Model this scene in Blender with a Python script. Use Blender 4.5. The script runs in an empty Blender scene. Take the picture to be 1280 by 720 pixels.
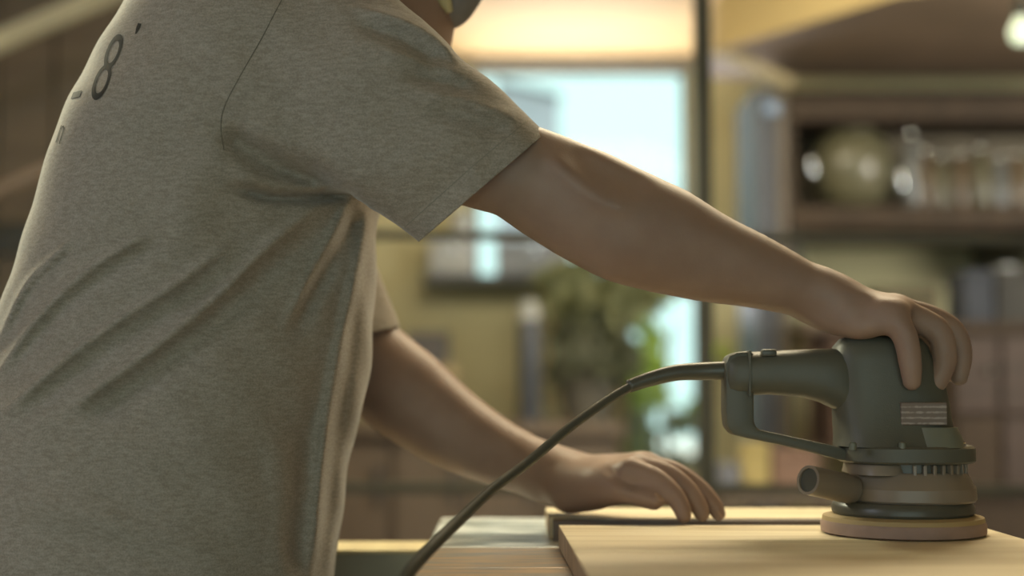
import bpy, bmesh, math, random
import numpy as np
from mathutils import Vector, Matrix
from mathutils.bvhtree import BVHTree
random.seed(7); rng = np.random.RandomState(7)
SC = bpy.context.scene
COL = SC.collection
PI = math.pi

# ---------------------------------------------------------------- camera
CY, CZ, FPX, TILT = -1.35, 1.015, 1778.0, math.atan(120 / 1778.0)
cam = bpy.data.cameras.new('camera'); camo = bpy.data.objects.new('camera', cam); COL.objects.link(camo)
camo.location = (0, CY, CZ); camo.rotation_euler = (PI / 2 + TILT, 0, 0)
cam.lens = 50; cam.sensor_width = 36; cam.clip_start = 0.05; cam.clip_end = 200
cam.dof.use_dof = True; cam.dof.focus_distance = 1.30; cam.dof.aperture_fstop = 1.9
SC.camera = camo
# ---------------------------------------------------------------- exposure, world
SC.view_settings.view_transform = 'Standard'; SC.view_settings.look = 'None'
SC.view_settings.exposure = 0.0; SC.view_settings.gamma = 1.0
w = bpy.data.worlds.new('sky'); SC.world = w; w.use_nodes = True
bg = w.node_tree.nodes['Background']; bg.inputs[0].default_value = (0.86, 1.27, 1.20, 1); bg.inputs[1].default_value = 1.0
# ---------------------------------------------------------------- lights
def area(name, loc, target, size, sizey, watts, col, spread=PI):
    l = bpy.data.lights.new(name, 'AREA'); l.shape = 'RECTANGLE'; l.size = size; l.size_y = sizey
    l.energy = watts; l.color = col; l.spread = spread
    o = bpy.data.objects.new(name, l); COL.objects.link(o); o.location = loc
    o.rotation_euler = (Vector(target) - Vector(loc)).to_track_quat('-Z', 'Y').to_euler()
    return o
area('front_fill_lamp', (-0.3, -3.9, 1.35), (-0.1, 0, 1.0), 3.4, 2.0, 7.5, (1.0, 0.88, 0.76))       # unseen fill lamp added behind the camera to light the man
area('rim_fill_right', (0.45, 0.95, 2.12), (0.30, 0.1, 1.0), 1.0, 0.3, 22, (1.0, 0.86, 0.58))  # unseen lamp added for the warm rim on arms and sleeve
area('rim_fill_left', (-1.45, 1.25, 2.1), (-0.45, 0.0, 1.2), 0.9, 0.35, 48, (1.0, 0.98, 0.70))  # unseen lamp added to light the edge of the shirt's back
area('back_wall_fill', (0.2, 2.2, 2.2), (0.3, 3.6, 0.9), 1.4, 0.3, 20, (1.0, 0.90, 0.66))  # unseen lamp added to brighten the back wall
area('left_window_daylight', (-2.6, -1.25, 2.05), (-0.2, -0.05, 1.05), 1.2, 0.9, 16, (0.88, 0.95, 1.12))
area('shelf_fill_right', (2.35, 1.5, 1.55), (1.15, 3.7, 1.45), 0.6, 0.6, 36, (1.0, 0.95, 0.82))  # unseen lamp added to brighten shelf, bulkhead and wall on the right
area('ceiling_glow_fill', (0.24, 4.36, 1.29), (0.24, 3.50, 2.25), 0.75, 0.2, 17, (0.95, 0.95, 1.0), 1.9)         # added lamp below the sill, in place of light bounced off the yard

sun = bpy.data.lights.new('sun', 'SUN'); sun.energy = 9; sun.angle = 0.01; sun.color = (1.0, 0.97, 0.88)
suno = bpy.data.objects.new('sun', sun); COL.objects.link(suno); suno.location = (6, 6, 8); suno.rotation_euler = Vector((-.72, .03, -.69)).to_track_quat('-Z', 'Y').to_euler()
# ---------------------------------------------------------------- helpers: pixels to places
ct, st = math.cos(TILT), math.sin(TILT)
def ray(px, py):
    a, b = (px - 640) / FPX, (360 - py) / FPX
    return np.array([a, ct - b * st, st + b * ct])
def at(px, py, Y):
    d = ray(px, py); s = (Y - CY) / d[1]
    return np.array([d[0] * s, Y, CZ + d[2] * s])
def on_z(px, py, z):
    d = ray(px, py); s = (z - CZ) / d[2]
    return np.array([d[0] * s, CY + d[1] * s, z])
def mpp(Y): return (Y - CY) / FPX
def project(P):
    r = P - np.array([0, CY, CZ], P.dtype)
    f = r[:, 1] * ct + r[:, 2] * st; u = -r[:, 1] * st + r[:, 2] * ct
    return 640 + FPX * r[:, 0] / f, 360 - FPX * u / f

# ---------------------------------------------------------------- helpers: materials
def mat(name, c, rough=0.6, c2=None, scale=8.0, stretch=(1, 1, 1), metal=0.0, bump=0.0, bscale=60, sheen=0.0, detail=3.0,
        spec=0.5, lo=0.35, hi=0.65, coat=0.0, trans=0.0):
    m = bpy.data.materials.new(name); m.use_nodes = True
    nt = m.node_tree; N = nt.nodes; L = nt.links; p = N['Principled BSDF']
    p.inputs['Roughness'].default_value = rough; p.inputs['Metallic'].default_value = metal
    p.inputs['Specular IOR Level'].default_value = spec
    p.inputs['Sheen Weight'].default_value = sheen; p.inputs['Sheen Roughness'].default_value = 0.4
    p.inputs['Coat Weight'].default_value = coat
    p.inputs['Base Color'].default_value = (*c, 1)
    tc = N.new('ShaderNodeTexCoord'); mp = N.new('ShaderNodeMapping'); mp.inputs['Scale'].default_value = stretch
    L.new(tc.outputs['Object'], mp.inputs['Vector'])
    if c2 is None: c2 = tuple(x * 0.86 for x in c)
    n = N.new('ShaderNodeTexNoise'); n.inputs['Scale'].default_value = scale; n.inputs['Detail'].default_value = detail
    L.new(mp.outputs[0], n.inputs['Vector'])
    r = N.new('ShaderNodeValToRGB'); r.color_ramp.elements[0].position = lo; r.color_ramp.elements[1].position = hi
    r.color_ramp.elements[0].color = (*c2, 1); r.color_ramp.elements[1].color = (*c, 1)
    L.new(n.outputs['Fac'], r.inputs[0]); L.new(r.outputs[0], p.inputs['Base Color'])
    if bump > 0:
        n2 = N.new('ShaderNodeTexNoise'); n2.inputs['Scale'].default_value = bscale; n2.inputs['Detail'].default_value = 4
        L.new(mp.outputs[0], n2.inputs['Vector'])
        b = N.new('ShaderNodeBump'); b.inputs['Strength'].default_value = bump; b.inputs['Distance'].default_value = 0.002
        L.new(n2.outputs['Fac'], b.inputs['Height']); L.new(b.outputs[0], p.inputs['Normal'])
    if trans > 0:
        t = N.new('ShaderNodeBsdfTranslucent'); L.new(r.outputs[0], t.inputs[0])
        mx = N.new('ShaderNodeMixShader'); mx.inputs[0].default_value = trans
        L.new(p.outputs[0], mx.inputs[1]); L.new(t.outputs[0], mx.inputs[2]); L.new(mx.outputs[0], N['Material Output'].inputs[0])
    return m
def glass(name, tint=(1, 1, 1), g=0.05):
    m = bpy.data.materials.new(name); m.use_nodes = True; nt = m.node_tree; N = nt.nodes; L = nt.links
    N.remove(N['Principled BSDF'])
    a = N.new('ShaderNodeBsdfTransparent'); a.inputs[0].default_value = (*tint, 1)
    b = N.new('ShaderNodeBsdfGlossy'); b.inputs['Roughness'].default_value = 0.02
    mx = N.new('ShaderNodeMixShader'); mx.inputs[0].default_value = g
    L.new(a.outputs[0], mx.inputs[1]); L.new(b.outputs[0], mx.inputs[2]); L.new(mx.outputs[0], N['Material Output'].inputs[0])
    return m

# ---------------------------------------------------------------- helpers: objects
def link(name, me, m=None, parent=None, smooth=True):
    o = bpy.data.objects.new(name, me); COL.objects.link(o)
    if m is not None: me.materials.append(m)
    if parent is not None: o.parent = parent; o.matrix_parent_inverse = Matrix()
    if smooth: me.shade_smooth()
    return o
def obj(name, bm, m, parent=None, smooth=False, angle=None):
    bmesh.ops.recalc_face_normals(bm, faces=bm.faces[:])
    me = bpy.data.meshes.new(name); bm.to_mesh(me); bm.free()
    o = link(name, me, m, parent, False)
    if smooth: me.shade_smooth()
    if angle is not None: me.shade_smooth(); me.set_sharp_from_angle(angle=math.radians(angle))
    return o
def thing(name, label, cat, loc=(0, 0, 0), group=None, rotz=0.0):
    o = bpy.data.objects.new(name, None); COL.objects.link(o); o.location = loc; o.rotation_euler = (0, 0, rotz)
    o.empty_display_size = 0.05
    return tag(o, label, cat, group)
def tag(o, label, cat, group=None):
    o['label'] = label; o['category'] = cat
    if group: o['group'] = group
    return o
def struct(o): o['kind'] = 'structure'; return o
def bev(bm, w, seg=2, geom=None):
    if w > 0: bmesh.ops.bevel(bm, geom=geom or bm.edges[:], offset=w, segments=seg, affect='EDGES', profile=0.5)
def box_bm(lo, hi, b=0.0, seg=2, bm=None):
    nb = bmesh.new()
    bmesh.ops.create_cube(nb, size=1)
    lo, hi = Vector(lo), Vector(hi)
    for v in nb.verts: v.co = Vector([(lo[i] + hi[i]) / 2 + v.co[i] * (hi[i] - lo[i]) for i in range(3)])
    bev(nb, b, seg)
    if bm is None: return nb
    me = bpy.data.meshes.new('t'); nb.to_mesh(me); nb.free(); bm.from_mesh(me); bpy.data.meshes.remove(me); return bm
def lathe_bm(prof, n=32, center=(0, 0, 0), cap=True):
    bm = bmesh.new(); rings = []
    for r, z in prof:
        rings.append([bm.verts.new((center[0] + r * math.cos(2 * PI * k / n), center[1] + r * math.sin(2 * PI * k / n), center[2] + z)) for k in range(n)])
    for a, b in zip(rings, rings[1:]):
        for k in range(n): bm.faces.new((a[k], a[(k + 1) % n], b[(k + 1) % n], b[k]))
    if cap: bm.faces.new(rings[0][::-1]); bm.faces.new(rings[-1])
    return bm
def spline(pts, n):
    pts = np.asarray(pts, float); m = len(pts)
    if m == 2:
        t = np.linspace(0, 1, n)[:, None]; return pts[0] * (1 - t) + pts[1] * t
    P = np.vstack([2 * pts[0] - pts[1], pts, 2 * pts[-1] - pts[-2]]); out = []
    for s in np.linspace(0, m - 1, n):
        i = min(int(s), m - 2); t = s - i; a, b, c, d = P[i], P[i + 1], P[i + 2], P[i + 3]
        out.append(0.5 * (2 * b + (c - a) * t + (2 * a - 5 * b + 4 * c - d) * t * t + (3 * b - a - 3 * c + d) * t ** 3))
    return np.array(out)
def tube_bm(pts, radii, n=12, samples=None, sub=True):
    if sub:
        k = samples or max(12, 6 * len(pts))
        R = np.interp(np.linspace(0, len(pts) - 1, k), np.arange(len(pts)), radii if hasattr(radii, '__len__') else [radii] * len(pts))
        P = spline(pts, k)
    else: P = np.asarray(pts, float); R = radii if hasattr(radii, '__len__') else [radii] * len(P)
    bm = bmesh.new(); rings = []; up = Vector((0, 1, 0.13)).normalized()
    for i, p in enumerate(P):
        t = Vector(P[min(i + 1, len(P) - 1)] - P[max(i - 1, 0)]).normalized()
        u = t.cross(up); u = (u if u.length > 0.05 else t.cross(Vector((1, 0, 0)))).normalized(); v = u.cross(t)
        rings.append([bm.verts.new(Vector(p) + (u * math.cos(2 * PI * k / n) + v * math.sin(2 * PI * k / n)) * R[i]) for k in range(n)])
    for a, b in zip(rings, rings[1:]):
        for k in range(n): bm.faces.new((a[k], a[(k + 1) % n], b[(k + 1) % n], b[k]))
    bm.faces.new(rings[0][::-1]); bm.faces.new(rings[-1])
    return bm
def bar_bm(p, q, wx, wz, b=0.0):
    """a straight bar of rectangular section from p to q: wx across (in y), wz high"""
    p, q = Vector(p), Vector(q); d = q - p; bm = box_bm((0, -wx / 2, -wz / 2), (d.length, wx / 2, wz / 2), b)
    x = d.normalized(); y = Vector((0, 1, 0)); z = x.cross(y).normalized(); y = z.cross(x)
    M = Matrix((x, y, z)).transposed().to_4x4(); M.translation = p
    bmesh.ops.transform(bm, matrix=M, verts=bm.verts[:]); return bm
def prism_bm(poly, y0, y1, b=0.0):
    """outline in x-z, extruded from y0 to y1"""
    bm = bmesh.new()
    A = [bm.verts.new((x, y0, z)) for x, z in poly]; B = [bm.verts.new((x, y1, z)) for x, z in poly]
    bm.faces.new(A); bm.faces.new(B[::-1]); n = len(poly)
    for i in range(n): bm.faces.new((A[i], B[i], B[(i + 1) % n], A[(i + 1) % n]))
    bmesh.ops.recalc_face_normals(bm, faces=bm.faces[:]); bev(bm, b); return bm
def pxrect(x0, y0, x1, y1, Y):
    a = at(x0, y1, Y); b = at(x1, y0, Y); return a[0], a[2], b[0], b[2]
def pxbox(x0, y0, x1, y1, Y, depth, b=0.004, seg=2):
    xa, za, xb, zb = pxrect(x0, y0, x1, y1, Y); return box_bm((xa, Y, za), (xb, Y + depth, zb), b, seg)

# ---------------------------------------------------------------- helpers: implicit surfaces
def chain_fn(C, A, B, n=None, vdir=(0, 1, 0)):
    """a tube of elliptic section through centres C: half width A in the side view, B in depth"""
    n = n or 4 * (len(C) - 1) + 1
    C = spline(C, n).astype(np.float32); s = np.linspace(0, len(A) - 1, n)
    A = np.interp(s, np.arange(len(A)), A).astype(np.float32); B = np.interp(s, np.arange(len(B)), B).astype(np.float32)
    V0 = np.array(vdir, np.float32)
    pad = max(A.max(), B.max()) + 0.05; lo, hi = C.min(0) - pad, C.max(0) + pad
    fr = []
    for i in range(n - 1):
        ax = C[i + 1] - C[i]; L = np.linalg.norm(ax); ax = ax / L
        v = V0 - ax * (V0 @ ax); v /= np.linalg.norm(v); fr.append((ax, L, np.cross(ax, v), v))
    def f(P):
        d = np.full(len(P), 0.05, np.float32); k = np.all((P > lo) & (P < hi), axis=1)
        if not k.any(): return d
        Q = P[k]; best = np.full(len(Q), 9, np.float32)
        for i, (ax, L, u, v) in enumerate(fr):
            r = Q - C[i]; s = r @ ax; t = np.clip(s / L, 0, 1); e = s - t * L
            a = A[i] + (A[i + 1] - A[i]) * t; b = B[i] + (B[i + 1] - B[i]) * t; m = np.minimum(a, b)
            x = r @ u; y = r @ v
            k0 = np.sqrt((x / a) ** 2 + (y / b) ** 2 + (e / m) ** 2) + 1e-6
            k1 = np.sqrt((x / a ** 2) ** 2 + (y / b ** 2) ** 2 + (e / m ** 2) ** 2) + 1e-6
            np.minimum(best, k0 * (k0 - 1) / k1, out=best)
        d[k] = best; return d
    f.lo, f.hi = C.min(0) - pad + 0.04, C.max(0) + pad - 0.04
    return f
def ball_fn(c, r):
    c = np.asarray(c, np.float32); r = np.asarray(r if hasattr(r, '__len__') else [r] * 3, np.float32)
    def f(P):
        q = P - c; k0 = np.linalg.norm(q / r, axis=1) + 1e-6; k1 = np.linalg.norm(q / r ** 2, axis=1) + 1e-6
        return k0 * (k0 - 1) / k1
    f.lo, f.hi = c - r - 0.01, c + r + 0.01
    return f
def smin(a, b, k):
    h = np.maximum(k - np.abs(a - b), 0) / k; return np.minimum(a, b) - h * h * k * 0.25
def fold_fn(folds):
    pre = [(np.array(spline(p, max(6, 3 * len(p)))), wd, am) for p, wd, am in folds]
    def f(P):
        X, Y = project(P); out = np.zeros(len(P), np.float32)
        for pl, wd, am in pre:
            lo, hi = pl.min(0) - 2.6 * wd, pl.max(0) + 2.6 * wd
            k = (X > lo[0]) & (X < hi[0]) & (Y > lo[1]) & (Y < hi[1])
            if not k.any(): continue
            x, y = X[k], Y[k]; best = np.full(len(x), 1e9, np.float32); tb = np.zeros(len(x), np.float32); n = len(pl) - 1
            for i in range(n):
                dx, dy = pl[i + 1] - pl[i]; L2 = dx * dx + dy * dy
                t = np.clip(((x - pl[i, 0]) * dx + (y - pl[i, 1]) * dy) / L2, 0, 1)
                dd = (x - pl[i, 0] - t * dx) ** 2 + (y - pl[i, 1] - t * dy) ** 2
                q = dd < best; best[q] = dd[q]; tb[q] = ((i + t) / n)[q]
            taper = np.clip(np.minimum(tb, 1 - tb) * 5 + 0.15, 0, 1)
            out[k] += am * np.exp(-best / wd ** 2) * taper
        return out
    return f
def mesh_sdf(f, lo, hi, h, ratio=4, name='m', thr=1.4, smooth=0):
    lo = np.asarray(lo, float); hi = np.asarray(hi, float); H = h * ratio
    nc = np.ceil((hi - lo) / H).astype(int)
    g = np.stack(np.meshgrid(*[np.arange(k) for k in nc], indexing='ij'), -1).reshape(-1, 3)
    keep = []
    for s in range(0, len(g), 400000):
        q = g[s:s + 400000]; d = f((lo + (q + 0.5) * H).astype(np.float32)); keep.append(q[np.abs(d) < H * thr])
    g = np.vstack(keep)
    sub = np.stack(np.meshgrid(*[np.arange(ratio)] * 3, indexing='ij'), -1).reshape(-1, 3)
    cells = (g[:, None, :] * ratio + sub[None]).reshape(-1, 3).astype(np.int64)
    n = nc * ratio + 2
    def key(c): return (c[..., 0] * n[1] + c[..., 1]) * n[2] + c[..., 2]
    off = np.array([[i, j, k] for i in (0, 1) for j in (0, 1) for k in (0, 1)])
    ck = np.stack([key(cells + o) for o in off], 1)
    uk, inv = np.unique(ck, return_inverse=True); inv = inv.reshape(ck.shape)
    c3 = np.stack([uk // (n[1] * n[2]), (uk // n[2]) % n[1], uk % n[2]], 1)
    val = np.empty(len(uk), np.float32)
    for s in range(0, len(uk), 300000): val[s:s + 300000] = f((lo + c3[s:s + 300000] * h).astype(np.float32))
    cv = val[inv]; neg = cv < 0; act = neg.any(1) & ~neg.all(1)
    cells, cv = cells[act], cv[act]; ckey = key(cells)
    so = np.argsort(ckey); cells, cv, ckey = cells[so], cv[so], ckey[so]
    num = np.zeros((len(cells), 3)); den = np.zeros(len(cells))
    for a in range(8):
        for b in range(a + 1, 8):
            if np.abs(off[a] - off[b]).sum() != 1: continue
            x = (cv[:, a] < 0) != (cv[:, b] < 0); t = cv[:, a] / np.where(x, cv[:, a] - cv[:, b], 1)
            num += np.where(x[:, None], off[a] + t[:, None] * (off[b] - off[a]), 0); den += x
    V = (lo + (cells + num / den[:, None]) * h).astype(np.float32)
    faces = []
    for ax in range(3):
        b, c = (ax + 1) % 3, (ax + 2) % 3
        hi_i = 4 >> ax
        x = (cv[:, 0] < 0) != (cv[:, hi_i] < 0)
        base = cells[x]; sgn = cv[x, 0] < 0; ids = []; ok = np.ones(len(base), bool)
        for db, dc in ((0, 0), (1, 0), (1, 1), (0, 1)):
            q = base.copy(); q[:, b] -= db; q[:, c] -= dc; kk = key(q); j = np.searchsorted(ckey, kk); j = np.clip(j, 0, len(ckey) - 1)
            ok &= ckey[j] == kk; ids.append(j)
        F = np.stack(ids, 1); F[~sgn] = F[~sgn][:, ::-1]; faces.append(F[ok])
    F = np.vstack(faces)
    for _ in range(2):
        e = 0.0006; d = f(V); G = np.stack([f(V + np.array(o, np.float32) * e) - d for o in ((1, 0, 0), (0, 1, 0), (0, 0, 1))], 1) / e
        step = np.clip(d / np.maximum((G * G).sum(1), 0.05), -h * 0.5, h * 0.5); V -= step[:, None] * G
    if smooth:
        E = np.vstack([F[:, [0, 1]], F[:, [1, 2]], F[:, [2, 3]], F[:, [3, 0]]]); cnt = np.bincount(E.ravel(), minlength=len(V))
        for _ in range(smooth):
            S = np.stack([np.bincount(E[:, 0], V[E[:, 1], k], len(V)) + np.bincount(E[:, 1], V[E[:, 0], k], len(V)) for k in range(3)], 1)
            V = (V * .5 + .5 * S / np.maximum(cnt, 1)[:, None]).astype(np.float32)
    me = bpy.data.meshes.new(name)
    me.vertices.add(len(V)); me.vertices.foreach_set('co', V.astype(np.float32).ravel())
    me.loops.add(F.size); me.loops.foreach_set('vertex_index', F.astype(np.int32).ravel())
    me.polygons.add(len(F)); me.polygons.foreach_set('loop_start', np.arange(0, F.size, 4, dtype=np.int32))
    me.update(calc_edges=True); me.validate(); me.shade_smooth()
    return me
def pair_stations(S, bscale):
    """(top px, bottom px, Y) stations -> centres, half widths"""
    C = []; mid = []
    for t, b, Y in S: C.append(at((t[0] + b[0]) / 2, (t[1] + b[1]) / 2, Y)); mid.append(((t[0] + b[0]) / 2, (t[1] + b[1]) / 2))
    A = []
    for i, (t, b, Y) in enumerate(S):
        d = np.subtract(mid[min(i + 1, len(S) - 1)], mid[max(i - 1, 0)]); d = d / np.linalg.norm(d)
        v = np.subtract(b, t); A.append(abs(d[0] * v[1] - d[1] * v[0]) / 2 * mpp(Y))
    return np.array(C), np.array(A), np.array(A) * np.array(bscale)

#================================================================ MATERIALS
M_plaster = mat('ochre_plaster', (0.55, 0.52, 0.32), 0.85, (0.48, 0.45, 0.27), 2.0)
M_ceil = mat('orange_plywood', (0.64, 0.43, 0.18), 0.7, (0.56, 0.36, 0.145), 3, (1, 6, 1))
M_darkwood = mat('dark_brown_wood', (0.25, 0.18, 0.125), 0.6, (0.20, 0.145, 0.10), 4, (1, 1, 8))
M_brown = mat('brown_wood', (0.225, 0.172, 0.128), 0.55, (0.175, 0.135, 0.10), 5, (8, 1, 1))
M_concrete = mat('grey_concrete', (0.36, 0.33, 0.28), 0.85, (0.28, 0.26, 0.22), 3)
M_black = mat('black_steel', (0.07, 0.069, 0.053), 0.5, spec=0.4)
M_frame = mat('grey_window_frame', (0.16, 0.17, 0.17), 0.5)
M_bluegrey = mat('blue_grey_steel', (0.085, 0.093, 0.112), 0.5, metal=0.1)
M_greywhite = mat('pale_grey_plastic', (0.45, 0.48, 0.50), 0.4)
M_glass = glass('clear_glass', g=0.004)
M_palewood = mat('pale_wood', (0.62, 0.52, 0.30), 0.6, (0.52, 0.42, 0.24), 6, (6, 1, 1))
M_chrome = mat('polished_metal', (0.75, 0.80, 0.85), 0.12, metal=1.0)
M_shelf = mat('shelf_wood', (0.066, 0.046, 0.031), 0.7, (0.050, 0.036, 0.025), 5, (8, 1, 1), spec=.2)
M_olive = mat('olive_glaze', (0.13, 0.12, 0.068), 0.45, coat=0.5)

#================================================================ ROOM
BW = 4.0                                   # inner face of the back wall
FLOOR, CEIL = 0.0, 2.26
XL, XR, YF = -3.0, 3.2, -4.0
def slab(name, lo, hi, m):
    return struct(obj(name, box_bm(lo, hi), m))
slab('floor', (XL - .1, YF - .1, -0.1), (XR + .1, BW + .15, 0.0), M_concrete)
slab('ceiling', (XL - .1, YF - .1, CEIL), (XR + .1, BW + .15, CEIL + 0.1), M_ceil)
slab('wall_left', (XL - .1, YF, 0), (XL, BW, CEIL), M_darkwood)
slab('wall_right', (XR, YF, 0), (XR + .1, BW, CEIL), M_darkwood)
def holed_wall(name, xs, zs, holes, y0, y1, m):
    bm = bmesh.new(); V = {}
    def vt(i, j, k):
        if (i, j, k) not in V: V[(i, j, k)] = bm.verts.new((xs[i], (y0, y1)[k], zs[j]))
        return V[(i, j, k)]
    solid = lambda i, j: 0 <= i < len(xs) - 1 and 0 <= j < len(zs) - 1 and (i, j) not in holes
    for i in range(len(xs) - 1):
        for j in range(len(zs) - 1):
            if not solid(i, j): continue
            bm.faces.new((vt(i, j, 0), vt(i + 1, j, 0), vt(i + 1, j + 1, 0), vt(i, j + 1, 0)))
            bm.faces.new((vt(i, j, 1), vt(i, j + 1, 1), vt(i + 1, j + 1, 1), vt(i + 1, j, 1)))
            if not solid(i - 1, j): bm.faces.new((vt(i, j, 0), vt(i, j + 1, 0), vt(i, j + 1, 1), vt(i, j, 1)))
            if not solid(i + 1, j): bm.faces.new((vt(i + 1, j, 0), vt(i + 1, j, 1), vt(i + 1, j + 1, 1), vt(i + 1, j + 1, 0)))
            if not solid(i, j - 1): bm.faces.new((vt(i, j, 0), vt(i, j, 1), vt(i + 1, j, 1), vt(i + 1, j, 0)))
            if not solid(i, j + 1): bm.faces.new((vt(i, j + 1, 0), vt(i + 1, j + 1, 0), vt(i + 1, j + 1, 1), vt(i, j + 1, 1)))
    return struct(obj(name, bm, m))
wx0, wz0, wx1, wz1 = pxrect(588, 80, 864, 352, BW)
dx0, dz0, dx1, dz1 = pxrect(784, 360, 877, 588, BW)
holed_wall('wall_back', [XL, wx0, dx0, wx1, dx1, XR], [0, dz0, dz1, wz0, wz1, CEIL],
           {(1, 3), (2, 3), (2, 1), (3, 1)}, BW, BW + 0.14, M_plaster)
holed_wall('wall_front', [XL, -2.1, 1.5, XR], [0, 0.02, 2.15, CEIL], {(1, 1)}, YF - 0.1, YF, M_darkwood)
def window(name, x0, z0, x1, z1, y, fw, mull=()):
    r = struct(obj(name, frame_bm(x0, z0, x1, z1, y, fw), M_frame))
    for c in mull: obj('glazing_bar', box_bm((c - .012, y + .008, z0 + fw * .8), (c + .012, y + .03, z1 - fw * .8), .002), M_frame, r)
    obj('pane', box_bm((x0 + fw * .7, y + .016, z0 + fw * .7), (x1 - fw * .7, y + .021, z1 - fw * .7)), M_glass, r)
    return r
def frame_bm(x0, z0, x1, z1, y, fw):
    bm = bmesh.new()
    o = [(x0, z0), (x1, z0), (x1, z1), (x0, z1)]; i = [(x0 + fw, z0 + fw), (x1 - fw, z0 + fw), (x1 - fw, z1 - fw), (x0 + fw, z1 - fw)]
    R = [[bm.verts.new((x, yy, z)) for x, z in q] for q, yy in ((o, y), (i, y), (i, y + .04), (o, y + .04))]
    for a in range(4):
        A, B = R[a], R[(a + 1) % 4]
        for k in range(4): bm.faces.new((A[k], A[(k + 1) % 4], B[(k + 1) % 4], B[k]))
    return bm
window('window_1', wx0, wz0, wx1, wz1, BW + 0.05, 0.03)
window('window_2', dx0, dz0, dx1, dz1, BW + 0.05, 0.022)
# dropped bulkhead of dark wood in the upper right, its long edge running obliquely
q = [at(897, 64, 3.1), at(1122, 0, 2.55), at(1500, 0, 2.55), at(1500, 64, 3.1)]
bm = bmesh.new(); zb = at(1010, 32, 2.83)[2]
foot = [(at(897, 64, 3.15)[0], 3.15), (at(1122, 0, 2.5)[0], 2.5), (XR, 1.6), (XR, 3.55), (at(897, 64, 3.15)[0], 3.55)]
A = [bm.verts.new((x, y, zb)) for x, y in foot]; B = [bm.verts.new((x, y, CEIL)) for x, y in foot]
bm.faces.new(A); bm.faces.new(B[::-1])
for i in range(5): bm.faces.new((A[i], A[(i + 1) % 5], B[(i + 1) % 5], B[i]))
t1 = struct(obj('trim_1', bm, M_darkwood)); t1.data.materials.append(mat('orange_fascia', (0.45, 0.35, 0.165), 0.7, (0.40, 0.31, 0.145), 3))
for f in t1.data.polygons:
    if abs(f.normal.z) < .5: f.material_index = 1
# strip of dark wood on top of the back wall
struct(obj('trim_2', pxbox(-300, 66, 1500, 80, BW - 0.03, 0.03, .003), M_brown))

#================================================================ OUTSIDE
slabg = struct(obj('ground', box_bm((-8, BW + .16, -0.12), (9, 24, -0.02)), mat('pale_yard_paving', (0.55, 0.53, 0.47), 0.9)))
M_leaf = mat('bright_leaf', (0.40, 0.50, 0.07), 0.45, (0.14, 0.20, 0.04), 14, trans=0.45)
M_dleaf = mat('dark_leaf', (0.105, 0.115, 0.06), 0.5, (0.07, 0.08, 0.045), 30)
M_bark = mat('bark', (0.17, 0.13, 0.09), 0.9)
b = thing('neighbour_building', 'blue-grey building outside, seen through the window behind the raised arm', 'building', (0, 9, 0))
def wb(name, bm, m, p): 
    o = obj(name, bm, m, p); o.location = -Vector(p.location); return o
M_bwall = mat('blue_grey_render', (0.46, 0.46, 0.53), 0.8)
x0, z0 = at(621, 106, 9)[[0, 2]]; x1, z1 = at(699, 124, 9)[[0, 2]]
wb('wall', prism_bm([(x0, 0), (x1, 0), (x1, z1), (x0, z0)], 9, 12), M_bwall, b)
wb('roof', prism_bm([(x0 - .01, z0), (x1 + .01, z1), (x1 + .01, z1 + .04), (x0 - .01, z0 + .04)], 8.98, 12.02), M_bluegrey, b)
def leaf_cluster(n, box, size, keep, seed, spread=1.0):
    r = random.Random(seed); bm = bmesh.new(); k = 0
    while k < n:
        c = Vector([r.uniform(box[0][i], box[1][i]) for i in range(3)])
        if not keep(c): continue
        k += 1
        d = Vector((r.uniform(-1, 1), r.uniform(-.6, .6), r.uniform(-1, .4))).normalized(); s = d.cross(Vector((r.uniform(-.4, .4), 1, r.uniform(-.3, .3)))).normalized()
        L = size * r.uniform(.7, 1.3); W = L * .26; nrm = d.cross(s) * L * .08
        v = [bm.verts.new(c + x) for x in (Vector(), d * L * .35 + s * W + nrm, d * L, d * L * .35 - s * W + nrm, d * L * .5)]
        bm.faces.new((v[0], v[1], v[4])); bm.faces.new((v[1], v[2], v[4])); bm.faces.new((v[2], v[3], v[4])); bm.faces.new((v[3], v[0], v[4]))
    return bm

#================================================================ BACK OF THE WORKSHOP
# black steel rack frame standing between bench and back wall
rack = thing('steel_rack', 'tall black steel rack frame with a post and crossbars standing behind the man', 'rack', (0.42, 1.6, 0))
def rk(name, bm): return wb(name, bm, M_black, rack)
YR = 1.6; wd = 0.030
px = at(882, 360, YR)[0]
rk('post', box_bm((px - wd / 2 - .002, YR, 0), (px + wd / 2 + .002, YR + .04, 2.2), .002))
zz = at(700, 291, YR)[2]
rk('crossbar', bar_bm((at(380, 288, YR)[0], YR + .06, at(380, 289, YR)[2]), (at(1420, 300, YR)[0], YR + .06, at(1420, 298, YR)[2]), .03, .019, .002))
rk('crossbar', bar_bm((at(330, 612, YR)[0], YR + .06, at(330, 612, YR)[2]), (at(1420, 612, YR)[0], YR + .06, at(1420, 616, YR)[2]), .03, .022, .002))
xl = at(345, 360, YR)[0]; xr = at(1405, 360, YR)[0]
rk('post', box_bm((xl - .016, YR, 0), (xl + .016, YR + .04, 2.2), .002)); rk('post', box_bm((xr - .016, YR, 0), (xr + .016, YR + .04, 2.2), .002))

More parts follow.
